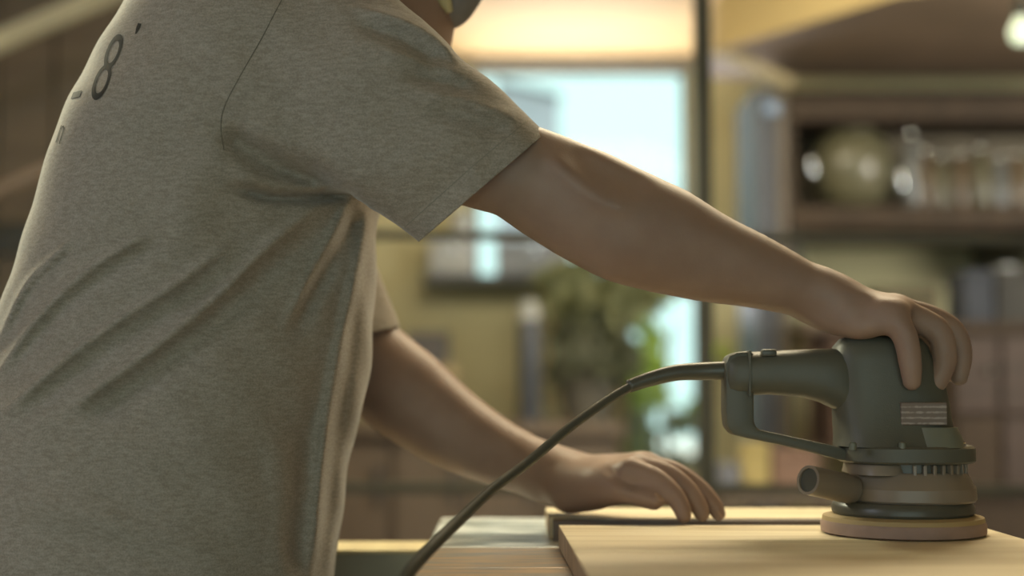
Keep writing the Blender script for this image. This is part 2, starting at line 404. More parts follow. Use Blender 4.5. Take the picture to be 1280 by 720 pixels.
# back counter
ct0 = 0.885
cxa, cxb = at(300, 530, 3.4)[0], at(772, 530, 3.4)[0]
cnt = thing('back_counter', 'long brown wooden counter along the back wall under the window', 'counter', (0, 3.7, 0))
wb('worktop', box_bm((cxa, 3.36, ct0 - .04), (cxb + .02, BW - .01, ct0), .004), M_brown, cnt)
wb('body', box_bm((cxa, 3.42, 0), (cxb, BW - .01, ct0 - .04), .004), mat('reddish_brown_board', (0.14, 0.108, 0.085), 0.6), cnt)
n = 5
for i in range(n):
    a = cxa + (cxb - cxa) * i / n; e = cxa + (cxb - cxa) * (i + 1) / n
    d = wb('door', box_bm((a + .01, 3.40, .08), (e - .01, 3.42, ct0 - .06), .003), M_brown, cnt)
    h = obj('handle', box_bm((e - .05, 3.38, .62), (e - .035, 3.40, .74), .003), M_bluegrey, d)
# cylinder with pale cap
xc = at(662, 530, 3.55)[0]; mp_ = mpp(3.55); ht = at(662, 376, 3.55)[2] - ct0
cyl = thing('steel_flask', 'tall dark blue-grey flask with a pale domed cap on the back counter', 'flask', (xc, 3.55, ct0))
r_ = 14.5 * mp_
obj('body', lathe_bm([(r_ * .9, 0), (r_, .01), (r_, ht * .80), (r_ * .9, ht * .84)], 24), mat('dark_blue_grey_enamel', (0.10, 0.11, 0.13), 0.35), cyl, angle=40)
obj('cap', lathe_bm([(r_ * .92, ht * .84), (r_ * .95, ht * .9), (r_ * .85, ht * .97), (r_ * .4, ht)], 24), mat('pale_cap', (0.6, 0.63, 0.62), 0.3), cyl, angle=40)
# bushy plant in a pot on the counter
xp = at(735, 530, 3.6)[0]
pl = thing('potted_plant', 'dark bushy potted plant on the back counter beside the tall flask', 'plant', (xp, 3.62, ct0))
obj('pot', lathe_bm([(.075, 0), (.105, .14), (.115, .145), (.115, .17), (.10, .17), (.095, .15)], 24), mat('grey_pot', (.16, .15, .12), .7), pl, angle=40)
obj('stem', tube_bm([(0, 0, .1), (.01, 0, .25), (-.01, .01, .42)], [.012, .01, .006], 8), M_bark, pl)
def keep_bush(c):
    return ((c.x - .02) / .14) ** 2 + (c.y / .15) ** 2 + ((c.z - .20) / .21) ** 2 < 1
o = obj('foliage', leaf_cluster(900, ((-.14, -.16, .16), (.16, .15, .45)), .06, keep_bush, 3), M_dleaf, pl, True); o['kind'] = 'stuff'
o = obj('foliage', leaf_cluster(240, ((-.16, -.16, .36), (.26, .15, .58)), .08, lambda c: ((c.x - .05) / .2) ** 2 + ((c.z - .47) / .12) ** 2 < 1, 4),
        mat('olive_leaf', (0.22, 0.235, 0.11), 0.6, (0.15, 0.165, 0.08), 30, trans=.2), pl, True); o['kind'] = 'stuff'
# shrub outside the lower window
gx = at(835, 470, 4.9)[0]
sh = thing('garden_shrub', 'sunlit yellow-green shrub outside the low window beside the black post', 'shrub', (gx, 4.9, -.02))
obj('stem', tube_bm([(0, 0, 0), (.03, 0, .4), (-.02, 0, .9), (.02, 0, 1.3)], [.02, .016, .012, .006], 8), M_bark, sh)
lowgaps = [(at(x, y, 4.86)[0] - gx, at(x, y, 4.86)[2] + .02, r * mpp(4.86)) for x, y, r in ((824, 524, 9), (834, 553, 12), (863, 553, 13))]
gaps = [(at(x, y, 4.9)[0] - gx, at(x, y, 4.9)[2] + .02, r * mpp(4.9)) for x, y, r in
        ((842, 398, 15), (846, 438, 20), (840, 474, 15), (860, 385, 24), (866, 420, 30), (868, 455, 30), (858, 490, 20), (850, 508, 14), (792, 421, 18), (824, 527, 24), (834, 556, 30), (864, 556, 30), (815, 382, 17), (828, 402, 14))]
zc1, zc0 = at(835, 350, 4.9)[2], at(835, 600, 4.9)[2]
def keep_sh(c):
    for gxx, gz, r in gaps:
        if (c.x - gxx) ** 2 + (c.z - gz) ** 2 < (r * 1.12) ** 2: return False
    return True
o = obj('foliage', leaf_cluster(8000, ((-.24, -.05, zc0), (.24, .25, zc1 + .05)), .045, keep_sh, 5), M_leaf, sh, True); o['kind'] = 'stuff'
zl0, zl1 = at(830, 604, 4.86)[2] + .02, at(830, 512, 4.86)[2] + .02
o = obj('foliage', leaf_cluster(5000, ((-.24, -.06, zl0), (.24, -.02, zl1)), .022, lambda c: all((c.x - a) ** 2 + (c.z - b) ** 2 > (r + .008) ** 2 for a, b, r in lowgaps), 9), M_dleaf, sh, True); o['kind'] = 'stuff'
tp = thing('light_spot_roll', 'made-up yellow-green roll for a blurred light spot right of the black post', 'tape', (at(903, 440, BW)[0], BW, at(903, 440, BW)[2]))  # added object, stands in for a blurred yellow-green spot of light
bm = lathe_bm([(.016, 0), (.030, 0), (.030, .03), (.016, .03), (.016, 0)], 24, cap=False)
bmesh.ops.rotate(bm, cent=(0, 0, 0), matrix=Matrix.Rotation(PI / 2, 3, 'X'), verts=bm.verts[:])
obj('roll', bm, mat('yellow_green_spot', (.45, .70, .06), .35), tp, angle=40)
bm = lathe_bm([(.0155, -.002), (.0155, .034)], 16); bmesh.ops.rotate(bm, cent=(0, 0, 0), matrix=Matrix.Rotation(PI / 2, 3, 'X'), verts=bm.verts[:])
obj('peg', bm, M_palewood, tp)
# things on the ledge under the window
lg = struct(obj('trim_3', pxbox(528, 344, 720, 352, BW - .16, .16, .003), M_bluegrey))
YL = BW - .13
def case(x0, y0, x1, y1, label, m):
    t = thing('storage_case', label, 'case', (at((x0 + x1) / 2, y1, YL)[0], YL + .05, at(600, y1, YL)[2]))
    wb('body', pxbox(x0, y0 + 8, x1, y1, YL, .1, .006), m, t)
    wb('lid', pxbox(x0 - 1, y0, x1 + 1, y0 + 7.5, YL - .004, .108, .005), m, t)
    wb('latch', pxbox((x0 + x1) / 2 - 4, y0 + 4, (x0 + x1) / 2 + 4, y0 + 13, YL - .010, .006, .001), M_chrome, t)
case(537, 300, 592, 343, 'small pale grey case on the window ledge, left of the bright slit', M_greywhite)
case(620, 302, 712, 343, 'wide blue-grey case on the window ledge, right of the bright slit', mat('blue_grey_case', (.24, .27, .32), .4))
j = thing('glass_jar', 'pale glass jar on top of the small grey case at the window', 'jar', (at(575, 299, YL)[0], YL + .05, at(575, 300, YL)[2]))
obj('body', lathe_bm([(.03, 0), (.036, .008), (.036, .075), (.026, .088), (.026, .098)], 20), M_greywhite, j, angle=40)
obj('lid', lathe_bm([(.029, .098), (.029, .115), (.02, .118)], 20), M_chrome, j, angle=40)
# dark box half hidden by the left arm
t = thing('tool_box', 'dark grey tool box on the back counter just above the lower arm', 'box', (at(535, 458, 3.7)[0], 3.75, at(535, 456, 3.7)[2]))
wb('body', pxbox(508, 424, 560, 456, 3.7, .14, .006), mat('dark_grey_plastic', (.13, .12, .12), .5), t)
wb('lid', pxbox(507, 415, 561, 423.5, 3.695, .15, .005), mat('dark_grey_plastic', (.13, .12, .12), .5), t)
st_ = thing('wooden_crate', 'plain ochre wooden crate on the back counter holding up the dark tool box', 'crate', (at(535, 530, 3.7)[0], 3.75, ct0))
za, zb_ = ct0, at(535, 456.5, 3.7)[2]; xa, xb = at(500, 500, 3.7)[0], at(572, 500, 3.7)[0]
for i in range(4):
    h = (zb_ - za) / 4; wb('slat', box_bm((xa, 3.68, za + i * h + .003), (xb, 3.69, za + (i + 1) * h - .003), .002), M_palewood, st_)
wb('body', box_bm((xa, 3.69, za), (xb, 3.86, zb_), .002), M_brown, st_)

# ---- right: post, brace, shelf unit and what stands on it
YS = 3.3
lk = thing('steel_locker', 'narrow blue-grey steel locker beside the black post', 'locker', (at(966, 500, YS)[0], YS + .2, 0))
xa, _, xb, zt = pxrect(946, 110, 969, 400, YS)
wb('body', box_bm((xa, YS, 0), (xb, YS + .38, zt), .004), M_bluegrey, lk)
xc_ = at(986, 400, YS)[0]
wb('door', box_bm((xb + .002, YS - .012, .05), (xc_, YS + .37, zt - .02), .004), mat('warm_grey_steel', (.15, .125, .10), .4), lk)
wb('handle', pxbox(956, 128, 974, 142, YS - .03, .018, .004), mat('blue_highlight', (.30, .42, .62), .3), lk)  # blue block coloured to stand for the highlight on the steel
br = tag(obj('wooden_brace', bar_bm(at(893, 62, 3.2), at(990, 106, 3.2),   .05, .035, .003), mat('dull_pale_wood', (.34, .28, .16), .7)), 'short pale wooden brace slanting under the dark bulkhead', 'brace')
sx0, sx1 = at(987, 200, YS)[0], at(1420, 200, YS)[0]
su = thing('wall_shelf', 'brown wooden wall shelf with two boards, holding a pot and bottles', 'shelf', (sx0, YS, 0))
za1 = at(1100, 285, YS)[2]; za2 = at(1100, 257, YS)[2]; zb1 = at(1100, 150, YS)[2]; zb2 = at(1100, 120, YS)[2]
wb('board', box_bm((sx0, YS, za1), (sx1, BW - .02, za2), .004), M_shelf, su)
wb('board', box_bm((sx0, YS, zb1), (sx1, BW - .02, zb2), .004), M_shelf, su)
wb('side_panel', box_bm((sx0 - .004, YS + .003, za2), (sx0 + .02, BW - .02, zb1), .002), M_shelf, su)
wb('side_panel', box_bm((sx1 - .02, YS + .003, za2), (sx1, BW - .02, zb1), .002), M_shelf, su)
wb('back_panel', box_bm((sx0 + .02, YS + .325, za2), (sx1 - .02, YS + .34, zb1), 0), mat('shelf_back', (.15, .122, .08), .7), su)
wb('bracket', box_bm((sx0 + .02, YS + .05, za1 - .12), (sx0 + .05, BW - .02, za1), .003), M_black, su)
wb('bracket', box_bm((sx1 - .33, YS + .05, za1 - .12), (sx1 - .30, BW - .02, za1), .003), M_black, su)
YP = YS + .16; mp_ = mpp(YP)
pc = at(1066, 252, YP); rr = 52 * mp_
pot = thing('round_pot', 'big round olive-green pot on the wall shelf', 'pot', (pc[0], YP, za2))
hh = at(1066, 160, YP)[2] - za2
obj('body', lathe_bm([(rr * .55, 0), (rr * .86, hh * .2), (rr, hh * .5), (rr * .95, hh * .72), (rr * .7, hh * .9), (rr * .55, hh * .93)], 32), M_olive, pot, True)
obj('lid', lathe_bm([(rr * .58, hh * .93), (rr * .5, hh * .97), (rr * .15, hh * .99), (rr * .12, hh * 1.04), (rr * .05, hh * 1.05)], 32), M_olive, pot, True)
for a, dz in ((-1, 0), (1, -.17 * hh)):  # chrome handles added and placed where the pot's bright glints fall
    obj('handle', tube_bm([(a * rr * .92, -.02, hh * .72 + dz), (a * rr * 1.06, -.06, hh * .62 + dz), (a * rr * 1.06, -.06, hh * .4 + dz), (a * rr * .94, -.02, hh * .28 + dz)], .012, 10), M_chrome, pot, True)
gl = [('grey_glass', (.15, .155, .15)), ('amber_glass', (.13, .09, .05)), ('olive_bottle', (.12, .11, .065))]
gm = [mat(a, c, .15, coat=.4) for a, c in gl]
bx = [(1141, 158, 10, 0), (1159, 182, 8, 1), (1179, 190, 9, 2), (1203, 186, 9, 1), (1228, 178, 11, 2), (1252, 190, 9, 0), (1274, 186, 10, 1)]
lab = ['tall grey bottle right beside the round pot on the shelf', 'slim amber bottle with a bright cap, second in the shelf row', 'olive bottle, third in the shelf row from the pot',
       'amber bottle, fourth in the shelf row from the pot', 'wide olive bottle, fifth in the shelf row from the pot', 'grey bottle, second from the right edge of the picture', 'amber bottle on the shelf at the right edge of the picture']
for (x, y, r, k), lb in zip(bx, lab):
    p = at(x, 256, YP - .05); h = at(x, y, YP - .05)[2] - za2; r = r * mp_
    t = thing('bottle', lb, 'bottle', (p[0], YP - .05, za2), 'bottles on the wall shelf')
    obj('body', lathe_bm([(r * .9, 0), (r, .006), (r, h * .68), (r * .45, h * .82), (r * .42, h * .9)], 20), gm[k], t, angle=50)
    obj('cap', lathe_bm([(r * .52, h * .89), (r * .55, h * .97), (r * .4, h)], 20), M_chrome, t, angle=50)

wp = thing('wall_panel', 'plain brown board panel on the wall above the wall shelf', 'panel', (at(1150, 90, 3.9)[0], 3.95, at(1150, 119, 3.9)[2]))
xa, za, xb, zb_ = pxrect(988, 56, 1500, 119, BW - .05)
wb('board', box_bm((xa, BW - .05, za), (xb, BW - .02, min(zb_, zb - .005)), .003), mat('brown_panel', (.205, .165, .125), .75), wp)
wb('batten', box_bm((xa, BW - .06, za), (xb, BW - .05, za + .02), .002), M_shelf, wp)
pb = thing('pendant_bulb', 'small glowing pale bulb hanging at the top right corner', 'bulb', (at(1276, 40, 2.0)[0], 2.0, at(1276, 40, 2.0)[2]))
M_bulb = bpy.data.materials.new('bulb_glow'); M_bulb.use_nodes = True; e_ = M_bulb.node_tree.nodes['Principled BSDF']
e_.inputs['Emission Color'].default_value = (.82, 1.0, .62, 1); e_.inputs['Emission Strength'].default_value = .9
obj('glass_bulb', lathe_bm([(.004, -.030), (.018, -.026), (.027, -.010), (.027, .006), (.016, .028), (.013, .038)], 20), M_bulb, pb, True)
obj('socket', lathe_bm([(.014, .036), (.016, .04), (.016, .075), (.006, .08)], 16), M_black, pb, angle=40)
obj('flex', tube_bm([(0, 0, .078), (0, 0, .2), (0, 0, zb - pb.location.z - .001)], .003, 8), M_black, pb)
# ---- right: lower bench with things on it
cb = thing('side_cabinet', 'reddish brown wooden cabinet at the right edge behind the sander', 'cabinet', (at(1300, 500, 2.7)[0], 2.9, 0))
YC = 2.7
xa, zt_ = at(1188, 402, YC)[[0, 2]]; xb = at(1480, 402, YC)[0]
M_red = mat('reddish_wood', (.060, .038, .029), .7, (.046, .031, .023), 4, (1, 1, 8))
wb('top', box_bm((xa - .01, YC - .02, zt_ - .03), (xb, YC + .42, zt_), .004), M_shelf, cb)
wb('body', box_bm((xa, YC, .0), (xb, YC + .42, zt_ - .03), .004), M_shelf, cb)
nd = 5
for i in range(nd):
    a = xa + (xb - xa) * i / nd; e = xa + (xb - xa) * (i + 1) / nd
    d = wb('door', box_bm((a + .006, YC - .018, zt_ - .26), (e - .006, YC, zt_ - .045), .003), M_red, cb)
    obj('knob', lathe_bm([(.006, 0), (.012, .012), (.0, .02)], 12, (e - .03, YC - .03, zt_ - .15)), M_chrome, d)
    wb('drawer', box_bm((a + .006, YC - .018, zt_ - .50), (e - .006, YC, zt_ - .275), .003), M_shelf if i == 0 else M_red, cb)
def boxy(name, rect, Y, depth, m, label, cat, lid=True):
    x0, y0, x1, y1 = rect; c = at((x0 + x1) / 2, y1, Y)
    t = thing(name, label, cat, (c[0], Y + depth / 2, c[2]))
    k = y0 + (y1 - y0) * .22
    wb('body', pxbox(x0, k, x1, y1, Y, depth, .005), m, t)
    wb('lid', pxbox(x0 - 1, y0, x1 + 1, k - .3, Y - .004, depth + .008, .004), m, t)
    return t
boxy('plastic_tub', (1206, 338, 1242, 402), 2.75, .16, mat('dull_blue_plastic', (.055, .06, .072), .7, spec=.15), 'blue-grey plastic tub at the left end of the side cabinet', 'tub')
t = boxy('spray_pump', (1246, 336, 1296, 402), 2.78, .16, mat('grey_case', (.055, .053, .048), .7, spec=.15), 'pale grey machine case on the side cabinet at the right edge', 'machine')
obj('highlight_disc', lathe_bm([(.03, 0), (.03, .012), (.02, .016)], 20, (0, 0, at(1252, 336, 2.78)[2] - t.location.z)), M_greywhite, t)  # pale disc added to stand for a bright highlight at the case
boxy('cardboard_box', (1098, 358, 1172, 402), 3.2, .2, mat('dark_olive_card', (.19, .17, .11), .8), 'dark olive box behind the hand on the sander', 'box')
ts = thing('trestle_table', 'brown table against the back wall behind the sander', 'table', (at(1090, 402, 3.2)[0], 3.4, 0))
zt2 = at(1100, 402.3, 3.2)[2]; xa, xb = at(1003, 402, 3.2)[0], at(1176, 402, 3.2)[0]
wb('tabletop', box_bm((xa, 3.15, zt2 - .03), (xb, BW - .1, zt2), .003), M_brown, ts)
for a in (xa + .03, xb - .07):
    for y in (3.18, 3.8): wb('leg', box_bm((a, y, 0), (a + .04, y + .04, zt2 - .03), .002), M_brown, ts)
wb('apron', box_bm((xa + .02, 3.18, zt2 - .40), (xb - .02, 3.2, zt2 - .03), .002), mat('reddish_apron', (.16, .10, .075), .6), ts)
# low shelf with odds and ends seen under the sander's handle
lo_ = thing('low_bench', 'low brown bench under the table behind the black post', 'bench', (at(990, 610, 3.0)[0], 3.0, 0))
zl = at(990, 612, 2.9)[2]; xa, xb = at(892, 600, 2.9)[0], at(1148, 600, 2.9)[0]
wb('seat', box_bm((xa, 2.8, zl - .03), (xb, 3.12, zl), .003), M_brown, lo_)
for a in (xa + .02, xb - .06):
    for y in (2.82, 3.06): wb('leg', box_bm((a, y, 0), (a + .04, y + .04, zl - .03), .002), M_brown, lo_)
boxy('small_tin', (927, 552, 962, 611), 2.9, .1, mat('yellow_tin', (.55, .44, .18), .4), 'small yellow tin on the low bench under the sander handle', 'tin')
boxy('parts_bin', (899, 580, 925, 611), 2.88, .1, mat('slate_bin', (.24, .25, .29), .5), 'slate-blue parts bin on the low bench left of the yellow tin', 'bin')
boxy('parts_bin', (966, 560, 1020, 611), 2.9, .1, mat('rust_bin', (.28, .17, .12), .6), 'rust-brown parts bin on the low bench right of the yellow tin', 'bin')

# ---- upper left: dark partition with pale timber braces
M_part = mat('dull_brown_planks', (0.185, 0.15, 0.108), 0.65, (0.15, 0.122, 0.088), 4, (1, 1, 8))
lp = thing('plank_partition', 'dark brown plank partition behind the man at the left edge', 'partition', (at(100, 300, 2.6)[0], 2.6, 0))
xa, xb = at(-220, 300, 2.6)[0], at(418, 300, 2.6)[0]; npk = 9
for i in range(npk):
    a = xa + (xb - xa) * i / npk; e = xa + (xb - xa) * (i + 1) / npk
    wb('plank', box_bm((a + .003, 2.6 + .004 * (i % 2), 0), (e - .003, 2.63, CEIL - .01), .003), M_part, lp)
wb('rail', box_bm((xa, 2.57, at(0, 318, 2.57)[2]), (xb, 2.6, at(0, 278, 2.57)[2]), .003), M_black, lp)
tag(obj('timber_brace', bar_bm(at(-130, 108, 2.3), at(260, -62, 2.3), .05, .045, .003), mat('pale_weathered_timber', (.80, .78, .58), .6, (.66, .64, .48), 5)), 'pale timber brace slanting across the upper left corner', 'brace')
tag(obj('timber_batten', bar_bm(at(-120, 292, 2.4), at(170, 160, 2.4), .04, .022, .003), mat('brown_timber', (.44, .35, .28), .6)), 'thin brownish timber batten slanting behind the back of the man', 'batten')

#================================================================ WORKBENCH AND BOARDS
BT = 0.853; TOPZ = 0.875
bench = thing('workbench', 'knotty wooden workbench with a worn patchy top under the boards', 'workbench', (0.18, 0.0, 0))
M_bench = mat('worn_bench_wood', (.50, .34, .19), .32, (.26, .25, .24), 7, (2, 9, 1), detail=5, lo=.38, hi=.62, spec=.8)
M_bpale = mat('pale_paint_worn_wood', (.74, .77, .76), .30, (.20, .23, .22), 6, (1.6, 4.5, 1), detail=5, lo=.40, hi=.55, spec=.8)
yb0, yb1 = -0.55, 0.395; bx0, bx1 = -0.086, 0.452
n = 6
for i in range(n):
    a = yb0 + (yb1 - yb0) * i / n; e = yb0 + (yb1 - yb0) * (i + 1) / n
    wb('plank', box_bm((bx0, a + .0008, BT - .04 - .0003 * (i % 2)), (bx1, e - .0008, BT - .0004 * (i % 2)), .0015), M_bench if i < 4 else M_bpale, bench)
for x in (bx0 + .02, bx1 - .08):
    for y in (yb0 + .02, yb1 - .08): wb('leg', box_bm((x, y, 0), (x + .06, y + .06, BT - .041), .003), M_brown, bench)
wb('rail', box_bm((bx0 + .03, yb1 - .06, BT - .14), (bx1 - .03, yb1 - .035, BT - .041), .002), M_brown, bench)
wb('rail', box_bm((bx0 + .03, yb0 + .035, BT - .14), (bx1 - .03, yb0 + .06, BT - .041), .002), M_brown, bench)
cab = thing('black_cabinet', 'low black cabinet with a pale wooden top edge between shirt and workbench', 'cabinet', (-.3, .3, 0))
wb('top', box_bm((-.235, .262, .825), (-.096, .352, .829), .001), M_palewood, cab)
wb('body', box_bm((-.235, .262, 0), (-.096, .350, .825), .001), mat('worn_black_paint', (.30, .285, .225), .6), cab)
def wood(name, a, b_, c):
    m = bpy.data.materials.new(name); m.use_nodes = True; nt = m.node_tree; N = nt.nodes; L = nt.links; p = N['Principled BSDF']
    p.inputs['Roughness'].default_value = .55
    tc = N.new('ShaderNodeTexCoord'); mp = N.new('ShaderNodeMapping'); mp.inputs['Scale'].default_value = (1.6, 22, 22); L.new(tc.outputs['Object'], mp.inputs[0])
    n1 = N.new('ShaderNodeTexNoise'); n1.inputs['Scale'].default_value = 1.4; n1.inputs['Detail'].default_value = 5; n1.inputs['Distortion'].default_value = .6; L.new(mp.outputs[0], n1.inputs[0])
    r = N.new('ShaderNodeValToRGB'); e = r.color_ramp.elements; e[0].position = .30; e[0].color = (*a, 1); e[1].position = .68; e[1].color = (*c, 1)
    k = r.color_ramp.elements.new(.5); k.color = (*b_, 1)
    L.new(n1.outputs[0], r.inputs[0]); L.new(r.outputs[0], p.inputs[0]); return m
M_board = wood('sanded_pine', (.60, .50, .31), (.74, .63, .42), (.84, .75, .53))
M_end = wood('end_grain', (.30, .22, .15), (.40, .30, .20), (.47, .36, .24))
def board(name, P, label, th):
    bm = bmesh.new(); A = [bm.verts.new((x, y, TOPZ - th)) for x, y in P]; B = [bm.verts.new((x, y, TOPZ)) for x, y in P]
    bm.faces.new(A[::-1]); bm.faces.new(B)
    for i in range(4): bm.faces.new((A[i], A[(i + 1) % 4], B[(i + 1) % 4], B[i]))
    bev(bm, .0012); o = obj(name, bm, M_board); o.data.materials.append(M_end)
    for f in o.data.polygons:
        if abs(f.normal.x) > .9: f.material_index = 1
    return tag(o, label, 'board', 'pine boards being sanded')
board('pine_board', [(.0565, -.34), (.468, -.34), (.462, .078), (.0462, .078)], 'wide pale pine board under the sander, front of the two', .0215)
board('pine_board', [(.0395, .1505), (.4605, .1505), (.459, .277), (.0380, .277)], 'pale pine board behind, under the flat left hand', .0215)
tag(obj('gap_shade_strip', box_bm((.0425, .131, BT), (.455, .150, TOPZ - .0006), .001), mat('gap_shade_brown', (.17, .135, .12), .6)), 'dark strip standing for shade in the gap between the two pine boards', 'batten')  # shade on the rear board's front edge, built as a dark strip

#================================================================ SANDER
sb = on_z(1122, 664, TOPZ); SX, SY = sb[0], 0.0
sd = thing('random_orbital_sander', 'black electric sander with round pad pressed on the pine board', 'sander', (SX, SY, TOPZ))
U = mpp(0.0)                                    # metres per pixel at the sander
def sp(px, py, dy=0.0):                          # a point of the side view in the sander's own frame
    p = at(px, py, SY + dy); return (p[0] - SX, dy, p[2] - TOPZ)
def zz_(py): return sp(1122, py)[2]
M_tool = mat('black_tool_plastic', (.105, .102, .078), .45, spec=.45, bump=.12, bscale=900)
M_tool2 = mat('dark_green_grey_plastic', (.175, .182, .14), .4, spec=.5)
M_sil = mat('warm_grey_cast_housing', (.235, .19, .145), .38, (.21, .17, .13), 20, spec=.6)
M_rubber = mat('black_rubber', (.085, .083, .066), .35, spec=.5)
M_pad = mat('reddish_brown_pad', (.36, .25, .205), .8, (.30, .21, .17), 40)
M_padtop = mat('yellow_pad_edge', (.42, .31, .15), .7)
obj('sanding_disc', lathe_bm([(.072, 0.0005), (.0755, .002), (.076, .009), (.0745, .0125)], 48), M_pad, sd, angle=30)
obj('pad_backing', lathe_bm([(.0745, .0126), (.0735, .0165), (.066, .0185)], 48), M_padtop, sd, angle=30)
obj('rubber_skirt', lathe_bm([(.064, .0187), (.0655, .021), (.0655, .026), (.0635, .0295), (.062, .031)], 48), M_rubber, sd, angle=30)
zb0, zb1, zb2_ = .0312, zz_(604) , zz_(588)
def rrect_loft(secs, n=40, e=3.2):
    """secs: (cx, cy, z, hx, hy, exponent)"""
    bm = bmesh.new(); rings = []
    for cx, cy, z, hx, hy, ex in secs:
        ring = []
        for k in range(n):
            a = 2 * PI * k / n; c, s = math.cos(a), math.sin(a)
            ring.append(bm.verts.new((cx + hx * math.copysign(abs(c) ** (2 / ex), c), cy + hy * math.copysign(abs(s) ** (2 / ex), s), z)))
        rings.append(ring)
    for a, b in zip(rings, rings[1:]):
        for k in range(n): bm.faces.new((a[k], a[(k + 1) % n], b[(k + 1) % n], b[k]))
    bm.faces.new(rings[0][::-1]); bm.faces.new(rings[-1]); return bm
off = (1131 - 1122) * U
obj('dust_housing', rrect_loft([(off, 0, zb0, .0585, .060, 2.2), (off, 0, zb0 + .002, .060, .0615, 2.2), (off, 0, zb1 - .003, .0595, .061, 2.2), (off, 0, zb1, .0575, .059, 2.2),
                                (off - .001, 0, zb2_ - .002, .053, .054, 2.2), (off - .001, 0, zb2_, .050, .052, 2.2)]), M_sil, sd, angle=28)
zv1 = zz_(574)
obj('housing_shoulder', rrect_loft([(off + (1089 - 1131) * U, 0, zb2_ - .002, .0275, .050, 2.6), (off + (1089 - 1131) * U, 0, zz_(580), .026, .048, 2.6), (off + (1089 - 1131) * U, 0, zz_(578), .025, .047, 2.6)]), M_sil, sd, angle=28)
for k in range(11):
    a = math.radians(-100 + k * 10); 
    x, y = off + .050 * math.cos(a), .051 * math.sin(a); cbm = box_bm((-.0016, -.003, 0), (.0016, .003, .0095), .0005)
    bmesh.ops.transform(cbm, matrix=Matrix.Translation((x, y, zb2_ - .002)) @ Matrix.Rotation(a + PI / 2, 4, 'Z'), verts=cbm.verts[:])
    obj('vent_fin', cbm, M_sil, sd)
obj('vent_core', rrect_loft([(off, 0, zb2_ - .001, .0470, .0485, 2.2), (off, 0, zv1 + .002, .0470, .0485, 2.2)]), M_rubber, sd, angle=30)
# collar ring between silver housing and motor
zc0_, zc1_ = zz_(577), zz_(556)
obj('collar', rrect_loft([(off - .003, 0, zc0_, .060, .056, 2.5), (off - .003, 0, zc0_ + .002, .062, .058, 2.5), (off - .003, 0, zc1_ - .002, .0615, .0575, 2.5), (off - .003, 0, zc1_, .059, .055, 2.5)]), M_tool, sd, angle=30)
for sx_ in (1203, 1128, 1066):
    p = sp(sx_, 557, -.036 if sx_ == 1203 else -.052)
    obj('screw', lathe_bm([(.0035, -.004), (.0035, .002), (.0025, .003)], 12, p), M_chrome if sx_ == 1203 else M_tool2, sd, angle=40)
# motor housing: from the collar up to the head
def sec(x0, x1, py, hy, ex=3.0):
    a, b = sp(x0, py), sp(x1, py); return ((a[0] + b[0]) / 2, 0, a[2], (b[0] - a[0]) / 2, hy, ex)
obj('motor_housing', rrect_loft([sec(1044, 1196, 557, .050, 2.6), sec(1044, 1193, 545, .045, 2.6), sec(1043, 1187, 532, .040, 2.8), sec(1042, 1183, 505, .036, 3), sec(1041, 1180, 488, .034, 3),
                                sec(1040, 1172, 470, .033, 3), sec(1040, 1163, 450, .0325, 3), sec(1042, 1158, 434, .031, 2.8), sec(1050, 1150, 424, .026, 2.5), sec(1066, 1136, 419, .016, 2.2)]), M_tool, sd, angle=45)
obj('motor_skirt', rrect_loft([sec(1122, 1198, 557, .0535, 2.6), sec(1122, 1195, 545, .0485, 2.6), sec(1123, 1189, 533, .0435, 2.8)]), M_tool2, sd, angle=40)
# label plate with unreadable print
M_label = bpy.data.materials.new('printed_label'); M_label.use_nodes = True
nt = M_label.node_tree; N = nt.nodes; L = nt.links
tc = N.new('ShaderNodeTexCoord'); mp = N.new('ShaderNodeMapping'); L.new(tc.outputs['Object'], mp.inputs[0])
wv = N.new('ShaderNodeTexWave'); wv.bands_direction = 'Z'; wv.inputs['Scale'].default_value = 62; L.new(mp.outputs[0], wv.inputs[0])
nz = N.new('ShaderNodeTexNoise'); nz.inputs['Scale'].default_value = 160; L.new(mp.outputs[0], nz.inputs[0])
ml = N.new('ShaderNodeMath'); ml.operation = 'MULTIPLY'; L.new(wv.outputs['Fac'], ml.inputs[0]); L.new(nz.outputs['Fac'], ml.inputs[1])
cr = N.new('ShaderNodeValToRGB'); cr.color_ramp.elements[0].color = (.17, .125, .10, 1); cr.color_ramp.elements[1].color = (.34, .28, .24, 1); cr.color_ramp.elements[0].position = .25; cr.color_ramp.elements[1].position = .5
L.new(ml.outputs[0], cr.inputs[0]); L.new(cr.outputs[0], N['Principled BSDF'].inputs[0]); N['Principled BSDF'].inputs['Roughness'].default_value = .5
a = sp(1127, 531, -.0405); b_ = sp(1184, 503, -.0405)
lbm = box_bm((a[0], -.0405, a[2] - .0005), (b_[0], -.0330, b_[2]), .001)
obj('label_plate', lbm, M_label, sd)
